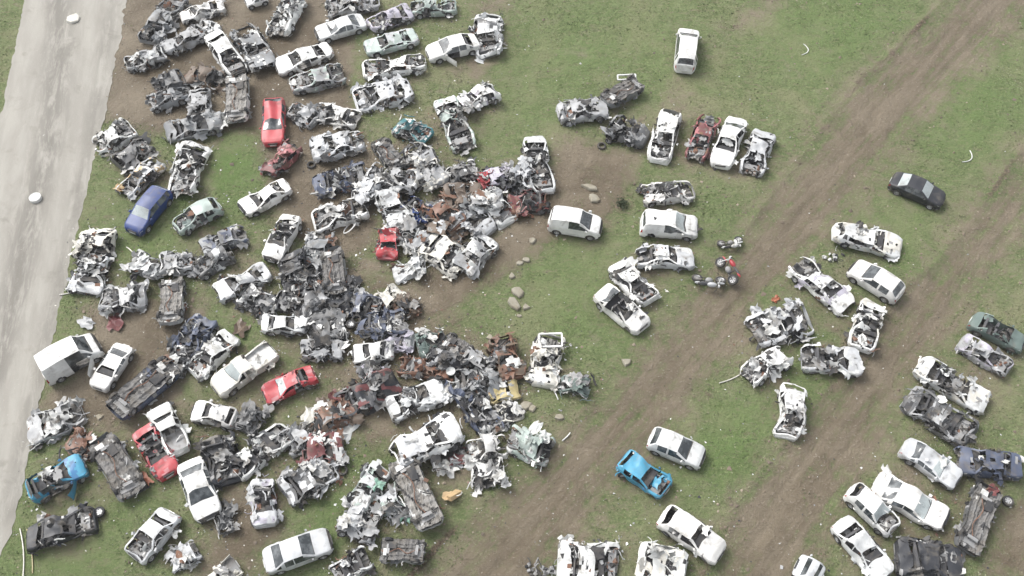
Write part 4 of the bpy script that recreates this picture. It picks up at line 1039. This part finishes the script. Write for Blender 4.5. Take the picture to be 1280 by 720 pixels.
motorbike(905, 341, 2.0, 'red', 'red motorcycle lying across the front of the black one', .9)
motorbike(911, 299, .25, 'white', 'white scooter lying alone on the grass above the two motorcycles', 1.35)

# ------------------------------------------------------------------ loose things
def loose_tyre(u, v, label, z=0.0, rim=False, tilt=0):
    x, y = at(u, v, .1); M = Matrix.Translation((x, y, float(gz(x, y))+.09+z))@Matrix.Rotation(math.pi/2+tilt, 4, 'X')
    o = bpy.data.objects.new('loose_tyre', TYRE_ME); COL.objects.link(o); o.matrix_world = M; o.scale = (1.15,)*3
    tag(o, label, 'tyre', 'loose tyres on the ground')
    if rim: child('rim', RIM_ME, o)
loose_tyre(389, 206, 'loose tyre on wet mud left of the silver grey torn wreck')
loose_tyre(428, 588, 'loose tyre on grass below the dark red torn wreck')
loose_tyre(440, 409, 'loose wheel lying in the dark belt left of the blue grey wreck', .4, True)
loose_tyre(447, 404, 'loose tyre leaning on the wheel left of the blue grey wreck', .5, False, .3)
loose_tyre(125, 641, 'loose wheel at the torn front of the black burnt out car', .1, True)
loose_tyre(613, 463, 'loose wheel beside the grey wreck left of the rusty brown tangle', .1, True)
loose_tyre(752, 182, 'loose tyre at the foot of the dark torn wreck by the row of four', 0)
loose_tyre(1259, 627, 'loose wheel near the red scrap at the bottom right', .1, True)

def slab(u, v, s, seed, label, name='stone_slab', m=None, flat=.35, z=0.0, cat='stone', group='broken stone slabs beside the central heap', rz=None, asp=1.5):
    rng = random.Random(seed); x, y = at(u, v, .1); n = 7; V = []; F = []
    s = s*.85; ph = rng.uniform(0, 6.28) if rz is None else rz
    pr = [(.0, .55), (.35, 1.0), (.85, .9), (1.0, .7)]
    rad = [rng.uniform(.55, 1.15) for _ in range(n)]
    for h, k in pr:
        for i in range(n):
            a = 6.283*i/n; r = rad[i]*k*rng.uniform(.93, 1.05)
            lx, ly = r*math.cos(a)*s*asp/2, r*math.sin(a)*s/2
            V.append((lx*math.cos(ph)-ly*math.sin(ph), lx*math.sin(ph)+ly*math.cos(ph), h*s*flat+rng.uniform(-.03, .03)*s))
    c = len(V); V.append((0, 0, s*flat*1.02))
    F = [(l*n+i, l*n+(i+1) % n, (l+1)*n+(i+1) % n, (l+1)*n+i) for l in range(3) for i in range(n)]+[(3*n+i, 3*n+(i+1) % n, c) for i in range(n)]
    o = mk(name, V, F, [m or M_STONE], None, None, None, (x, y, float(gz(x, y))-.06+z)); tag(o, label, cat, group); return o
for i, (u, v, s, lb) in enumerate([
    (737, 234, 1.0, 'pale stone slab, upper of two above the lone white panel van'), (742, 247, 1.0, 'pale stone slab, lower of two above the lone white panel van'),
    (665, 301, .8, 'pale stone just left of the lone white panel van'), (650, 328, .6, 'pale stone, left one of a close pair below the lone white van'), (659, 324, .8, 'pale stone, right one of a close pair below the lone white van'),
    (640, 345, .8, 'flat stone at the top of the stone line in the grass'), (647, 364, 1.0, 'long stone in the middle of the stone line in the grass'), (643, 379, 1.2, 'largest stone slab at the foot of the stone line in the grass'),
    (657, 383, .7, 'pale stone right of the largest stone slab'), (649, 394, .5, 'small stone lowest in the stone line in the grass'), (617, 319, .45, 'white stone right of the grey shell at the bottom of the central heap'),
    (612, 421, .6, 'yellowish stone in the grass above the grey wreck with a loose wheel'), (784, 452, .8, 'pale stone block on the mud of the left track'),
    (657, 507, .9, 'pale block left of another below the dull yellow wreck'), (665, 510, .8, 'pale block right of another below the dull yellow wreck'), (671, 529, .6, 'small pale block at the edge of the left track'), (700, 521, .7, 'pale stone on the clods at the edge of the left track'),
    (124, 520, .6, 'tan lump on the mud between the white minibus and the upturned car')]):
    slab(u, v, s, 40+i, lb, asp=1.6 if i in (0, 1, 6, 7) else 1.2)
slab(91, 23, 1.6, 5, 'large pale round stone on the pale road at the top', asp=1.0, flat=.25, m=metal('pale_chalk', (.62, .60, .54), dirt=.2, rough=.9, scr=.05), group='pale stones on the road')

def disc(u, v, r, name, label, cat, m, z=.0, h=.12, lid=True):
    x, y = at(u, v, .2); n = 24; pr = [(1, 0), (1, h), (.93, h+.03), (.85, h-.0), (.12, h+.05), (0, h+.06)]; V = []; F = []
    for rr, zz in pr: V += [(r*rr*math.cos(i*6.283/n), r*rr*math.sin(i*6.283/n), zz) for i in range(n)]
    F = [(k*n+i, k*n+(i+1) % n, (k+1)*n+(i+1) % n, (k+1)*n+i) for k in range(len(pr)-1) for i in range(n)]
    o = mk(name, V, F, [m], None, None, 40, (x, y, float(gz(x, y))+z)); tag(o, label, cat); return o
wp = metal('white_plastic', (.74, .74, .71), dirt=.1, rough=.5, scr=.05)
disc(44, 247, .46, 'round_tank', 'round white tank top standing on the pale road', 'tank', wp, h=.28)
disc(564, 469, .33, 'round_disc', 'round white disc lying on the dark twisted wreck', 'disc', wp, z=.75, h=.06)

def scrapthing(name, u, v, label, cat, fn, mats, z=0.0, group=None):
    x, y = at(u, v, .1+z); rng = random.Random(int(u*3+v)); B = Bits(rng); fn(B, rng)
    o = B.build(name, mats, None); o.location = (x, y, float(gz(x, y))+z); tag(o, label, cat, group); return o
pm_ = lambda c: [paint(c, 1)]
def plate(a, b_, k=1): return lambda B, r: [B.sheet((0, 0, .12), a, b_, 0, .15, 5) for _ in range(k)]
scrapthing('panel', 435, 537, 'pale loose car panel on the grass right of the rusty tangle', 'panel', plate(1.7, .9), pm_('pale'))
scrapthing('panel', 144, 402, 'dull red sheet of debris lying flat on the mud', 'panel', plate(1.5, 1.0), pm_('maroon'))
scrapthing('panel', 386, 519, 'cream panel standing at the left end of the rusty tangle', 'panel', plate(1.1, .8), pm_('cream'), .5)
scrapthing('panel', 302, 410, 'brown mud caked bonnet above the cream pickup cab', 'panel', plate(1.3, 1.0), pm_('brown'))
scrapthing('panel', 108, 404, 'grey flat sheet on the grass above the white minibus', 'panel', plate(1.2, .8), pm_('grey'))
scrapthing('panel', 183, 598, 'orange red strip of panel at the foot of the red wreck', 'panel', plate(1.0, .35), pm_('orange'), .1)
scrapthing('panel', 1243, 613, 'red crumpled scrap on top of the upturned dark frame', 'panel', lambda B, r: [B.sheet((r.uniform(-.3, .3), r.uniform(-.3, .3), .2), .6, .4, 0) for _ in range(3)], pm_('maroon'), .6)
scrapthing('panel', 970, 373, 'small orange scrap on the grass beside the left track', 'panel', plate(.6, .4), pm_('orange'))
scrapthing('panel', 1147, 458, 'pale bent metal arm left of the cream white gutted car', 'panel', lambda B, r: B.strip((0, 0, .3), 1.6, .25, 0, .1, .15), pm_('cream'), .1)
scrapthing('panel', 667, 537, 'white bent sheet beside the pale green grey torn frame', 'panel', plate(1.3, .6), pm_('white'), .5)
scrapthing('green_scraps', 511, 651, 'heap of mint green plastic scraps beside the upturned silver car', 'scraps', lambda B, r: [B.sheet((r.gauss(0, .28), r.gauss(0, .22), .12), .4, .3, 0, .6) for _ in range(7)], pm_('mint'))
scrapthing('green_scraps', 471, 605, 'mint green plastic sheet on the white bonnet', 'scraps', lambda B, r: [B.sheet((r.gauss(0, .15), r.gauss(0, .2), .1), .7, .45, 0, .4) for _ in range(3)], pm_('mint'), .95)
scrapthing('scrap_parts', 1041, 322, 'small knot of dark and white parts between two white wrecks', 'scrap parts', lambda B, r: [(B.chunk((r.gauss(0, .35), r.gauss(0, .25), .12), .28, r.randrange(2)), B.tube((r.gauss(0, .3), r.gauss(0, .3), .15), .6, .02, r.randrange(2))) for _ in range(9)], [M_DARK, M_LIT])
scrapthing('scrap_parts', 676, 712, 'small dark parts left of the white shredded car at the bottom edge', 'scrap parts', lambda B, r: [(B.chunk((r.gauss(0, .5), r.gauss(0, .3), .12), .28, r.randrange(2)), B.strip((r.gauss(0, .5), r.gauss(0, .3), .15), .7, .08, r.randrange(2))) for _ in range(16)], [M_DARK, M_INT])
def framework(B, r, a=1.1, b_=.7):
    c = [(-a/2, -b_/2, .1), (a/2, -b_/2, .2), (a/2, b_/2, .25), (-a/2, b_/2, .15)]
    V = []; F = []
    for k in range(4):
        p, q = Vector(c[k]), Vector(c[(k+1) % 4]); o = len(V); s = (q-p).cross(Vector((0, 0, 1))).normalized()*.06
        V += [p-s, p+s, p+s+Vector((0, 0, .12)), p-s+Vector((0, 0, .12)), q-s, q+s, q+s+Vector((0, 0, .12)), q-s+Vector((0, 0, .12))]
        F += [tuple(o+i for i in f) for f in ((0, 4, 5, 1), (1, 5, 6, 2), (2, 6, 7, 3), (3, 7, 4, 0), (0, 1, 2, 3), (4, 7, 6, 5))]
    B.add(V, F, 0)
scrapthing('metal_frame', 783, 98, 'white bent metal frame behind the upturned grey brown car', 'frame', lambda B, r: framework(B, r, 1.5, .5), pm_('pale'), .3)
scrapthing('metal_frame', 688, 426, 'open white box frame at the upper end of the pale tangle', 'frame', lambda B, r: framework(B, r, 1.6, 1.0), pm_('white'), .6)
scrapthing('door_hoop', 437, 285, 'loose white door hoop lying below the white torn open car', 'door', lambda B, r: B.hoop((0, 0, .15), .6, .05, 0), pm_('white'), .1)
scrapthing('tan_box', 567, 621, 'tan plastic box right of the upturned silver car', 'box', lambda B, r: (B.chunk((0, 0, .3), 1.0, 0), B.sheet((-.4, 0, .3), .6, .7, 0), B.hoop((.35, .1, .35), .3, .03, 1)), [paint('tan', 1), M_LIT])
def pole(B, r, L=2.0, rad=.035): B.tube((0, 0, .1), L, rad, 0, .05, .05)
for u, v, L, ang, c, lb in [(163, 313, .9, 2.4, 'cream', 'short pale pole on the grass right of the tall road edge heap'), (88, 366, 1.5, .3, 'cream', 'pale pole on the grass at the foot of the tall road edge heap'),
        (28, 690, 3.2, 1.9, 'cream', 'long pale pole at the bottom left corner'), (38, 688, 3.0, 1.95, 'yellow', 'second long pole beside the pale one at the bottom left corner'),
        (1007, 62, 1.4, 1.3, 'white', 'curved white strip on the grass right of the white small van'), (1211, 197, 1.5, .9, 'white', 'bent white strip on the grass above the black saloon'),
        (708, 546, .8, .8, 'white', 'short white strip on the edge of the left track'), (912, 474, 1.6, .4, 'cream', 'pale reed bundle on the grass left of the white wreck with clean roof'),
        (694, 492, 1.0, 2.0, 'white', 'thin white strip below the pale tangle with box frame')]:
    x, y = at(u, v, .05); B = Bits(random.Random(int(u+v))); n = 8; V = []
    cv = {1007: .35, 1211: .3}.get(u, .04)
    for i in range(n):
        t = i/(n-1)-.5; px, py = t*L, cv*L*(4*t*t-.5)
        for j in range(5): V.append((px, py+.045*math.cos(j*1.257), .06+.045*math.sin(j*1.257)))
    o = mk('pole' if cv < .1 else 'curved_strip', V, [(i*5+j, i*5+(j+1) % 5, (i+1)*5+(j+1) % 5, (i+1)*5+j) for i in range(n-1) for j in range(5)], [paint(c, 0)], None, None, 180, (x, y, float(gz(x, y)))); o.rotation_euler = (0, 0, ang)
    tag(o, lb, 'pole' if cv < .1 else 'strip')
x, y = at(778, 255, .2)
leafm = metal('weed_leaf', (.04, .055, .022), dirt=.1, rough=.8, scr=.1)
B = Bits(random.Random(8))
for _ in range(150): B.sheet((B.r.gauss(0, .22), B.r.gauss(0, .22), B.r.uniform(.05, .45)), .16, .07, 0, 1.5, 3)
o = B.build('weed_bush', [leafm], None); o.location = (x, y, float(gz(x, y))); tag(o, 'small dark weed bush beside the column of white cars', 'bush')

# ------------------------------------------------------------------ ground masks (now that the wrecks' places are known), clods, grass, litter
rv = np.array([(r[0], r[1], r[2]) for r in RECS if r[3] in ('tangle', 'crush', 'flip', 'flat', 'wreck')])
mudv = MUDBASE.copy(); wr = np.zeros_like(X)
for cx, cy, L_ in rv: wr += np.exp(-(np.hypot(X-cx, Y-cy)/(L_*.52))**2)
mudv = np.maximum(mudv, np.minimum(wr, 1)*.50)
for nm_, arr in (('mud', mudv), ('lush', lush), ('track', track), ('ridge', ridge)):
    a_ = me.attributes.new(nm_, 'FLOAT', 'POINT'); a_.data.foreach_set('value', arr.astype(np.float32))

def scatter_mesh(name, P, size, mats, midx, kind, shape):
    """one mesh of many tiny pieces: shape is (k,3) template vertices and faces"""
    T_, Fs = shape; n = len(P); k = len(T_); r = np.random.RandomState(5)
    an = r.rand(n)*6.28; tl = r.normal(size=n)*.3
    s = size[:, None, None] if size.ndim == 1 else size[:, None, :]
    Q = np.repeat(T_[None], n, 0)*s*(1+.3*r.normal(size=(n, k, 1)))
    z0, y0 = Q[:, :, 2].copy(), Q[:, :, 1].copy()
    Q[:, :, 1] = y0*np.cos(tl)[:, None]-z0*np.sin(tl)[:, None]; Q[:, :, 2] = y0*np.sin(tl)[:, None]+z0*np.cos(tl)[:, None]
    x_ = Q[:, :, 0].copy(); y_ = Q[:, :, 1].copy(); c, s_ = np.cos(an)[:, None], np.sin(an)[:, None]
    Q[:, :, 0] = x_*c-y_*s_; Q[:, :, 1] = x_*s_+y_*c
    Q += P[:, None, :]
    V = Q.reshape(-1, 3); Fl = [(np.array(f)[None]+np.arange(n)[:, None]*k) for f in Fs]
    F_ = np.stack(Fl, 1).reshape(-1, len(Fs[0]))
    m = bpy.data.meshes.new(name)
    m.vertices.add(len(V)); m.vertices.foreach_set('co', V.ravel().astype(np.float32))
    m.loops.add(F_.size); m.loops.foreach_set('vertex_index', F_.ravel().astype(np.int32))
    m.polygons.add(len(F_)); m.polygons.foreach_set('loop_start', np.arange(0, F_.size, F_.shape[1], dtype=np.int32))
    for mm in mats: m.materials.append(mm)
    m.polygons.foreach_set('material_index', np.repeat(midx, len(Fs)).astype(np.int32))
    m.update(calc_edges=True)
    o = bpy.data.objects.new(name, m); COL.objects.link(o); o['kind'] = kind; return o
r = np.random.RandomState(77)
def mudat(x, y):
    m = np.maximum(soft(x, y, TR1, 1.3), soft(x, y, TR2, 1.3))
    for P, w, a in MUDS: m = np.maximum(m, a*soft(x, y, P, w))
    return m
def flatm(name, c, rough=.9):
    m, nt, b = nodes(name)
    tc = nt.nodes.new('ShaderNodeNewGeometry').outputs['Position']
    k = mixc(nt, ramp(nt, noise(nt, tc, .9, 4), .35, .65), tuple(x*.75 for x in c), tuple(min(1, x*1.25) for x in c))
    nt.links.new(k, b.inputs['Base Color']); b.inputs['Roughness'].default_value = rough; return m
n = 260000
px, py = r.uniform(-50, 50, n), r.uniform(14, 75, n)
m_ = mudat(px, py); rd_ = soft(px, py, ROADP, .5)
dens = snoise(px, py, 31, .5, 4)
ok = (m_+.5*snoise(px, py, 33, 1.1, 3) < .5) & (rd_ < .3) & (r.rand(n) < .35+.75*dens)
px, py = px[ok], py[ok]; P = np.stack([px, py, gz(px, py)-.01], 1)
bl = np.array([(-.5, 0, 0), (.5, 0, 0), (.2, .25, 1), (-.3, -.4, 0), (.3, .5, 0), (-.3, .2, .9)]); bl[:, 2] *= .38
sz = r.uniform(.05, .17, len(P))
gidx = np.clip((snoise(px, py, 35, .8, 2)*1.4+1+r.normal(size=len(px))*.7).astype(int), 0, 2)
scatter_mesh('grass', P, sz, [flatm('grass_dark', (.095, .122, .048)), flatm('grass_mid', (.145, .18, .075)), flatm('grass_dry', (.25, .265, .16))], gidx, 'stuff', (bl, [(0, 1, 2), (3, 4, 5)]))
# soil clods thrown up along the tracks and around the heaps
n = 60000
px, py = r.uniform(-50, 50, n), r.uniform(14, 75, n)
dd = np.minimum(np.minimum(dline(px, py, RUT1), dline(px, py, RUT1B)), dline(px, py, RUT2))
m_ = mudat(px, py); edge = np.exp(-((m_-.5)/.3)**2)
ok = (r.rand(n) < .45*np.exp(-(dd/.9)**2)*(.5+.5*snoise(px, py, 41, .4, 3))+.10*edge+.03) & (soft(px, py, ROADP, .5) < .6)
px, py = px[ok], py[ok]; P = np.stack([px, py, gz(px, py)], 1)
oc = np.array([(1, 0, 0), (0, 1, 0), (-1, 0, 0), (0, -1, 0), (.2, .1, .8), (0, 0, -.5)])
sz = np.abs(r.normal(size=len(P)))*.055+.025
scatter_mesh('soil_clods', P, sz, [flatm('clod_dark', (.13, .105, .08)), flatm('clod_red', (.16, .125, .095)), flatm('clod_pale', (.25, .21, .16))], r.choice(3, len(P), p=[.45, .35, .2]), 'stuff', (oc, [(0, 1, 4), (1, 2, 4), (2, 3, 4), (3, 0, 4)]))
# litter of small broken pieces round the wrecks
wi = r.choice(len(rv), 5200); px = rv[wi, 0]+r.normal(size=5200)*rv[wi, 2]*.55; py = rv[wi, 1]+r.normal(size=5200)*rv[wi, 2]*.55
ax_, ay_ = r.uniform(-50, 50, 200), r.uniform(14, 75, 200); px = np.concatenate([px, ax_]); py = np.concatenate([py, ay_])
P = np.stack([px, py, gz(px, py)+.02], 1)
lt = np.array([(-.5, -.3, 0), (.6, -.4, .1), (.4, .5, 0), (-.4, .4, .25)])
sz = np.abs(r.normal(size=len(P)))*.055+.03
scatter_mesh('litter', P, sz, [M_LIT, paint('white', 1), M_DARK, M_INT, paint('rust', 1), paint('cream', 1)], r.choice(6, len(P), p=[.16, .10, .28, .22, .14, .10]), 'stuff', (lt, [(0, 1, 2, 3)]))
print('vehicles', len(RECS), 'objects', len(bpy.data.objects))

hz = bpy.data.materials.new('haze_air'); hz.use_nodes = True; ht = hz.node_tree; ht.nodes.clear()
pv = ht.nodes.new('ShaderNodeVolumePrincipled'); pv.inputs['Color'].default_value = (.93, .95, .96, 1); pv.inputs['Density'].default_value = HAZE
mo_ = ht.nodes.new('ShaderNodeOutputMaterial'); ht.links.new(pv.outputs[0], mo_.inputs['Volume'])
Vh = [(x, y, z) for x in (-2800, 2800) for y in (-2800, 2800) for z in (-1.5, 64)]
ho = mk('haze', Vh, [(0, 1, 3, 2), (4, 6, 7, 5), (0, 4, 5, 1), (2, 3, 7, 6), (0, 2, 6, 4), (1, 5, 7, 3)], [hz]); ho['kind'] = 'stuff'
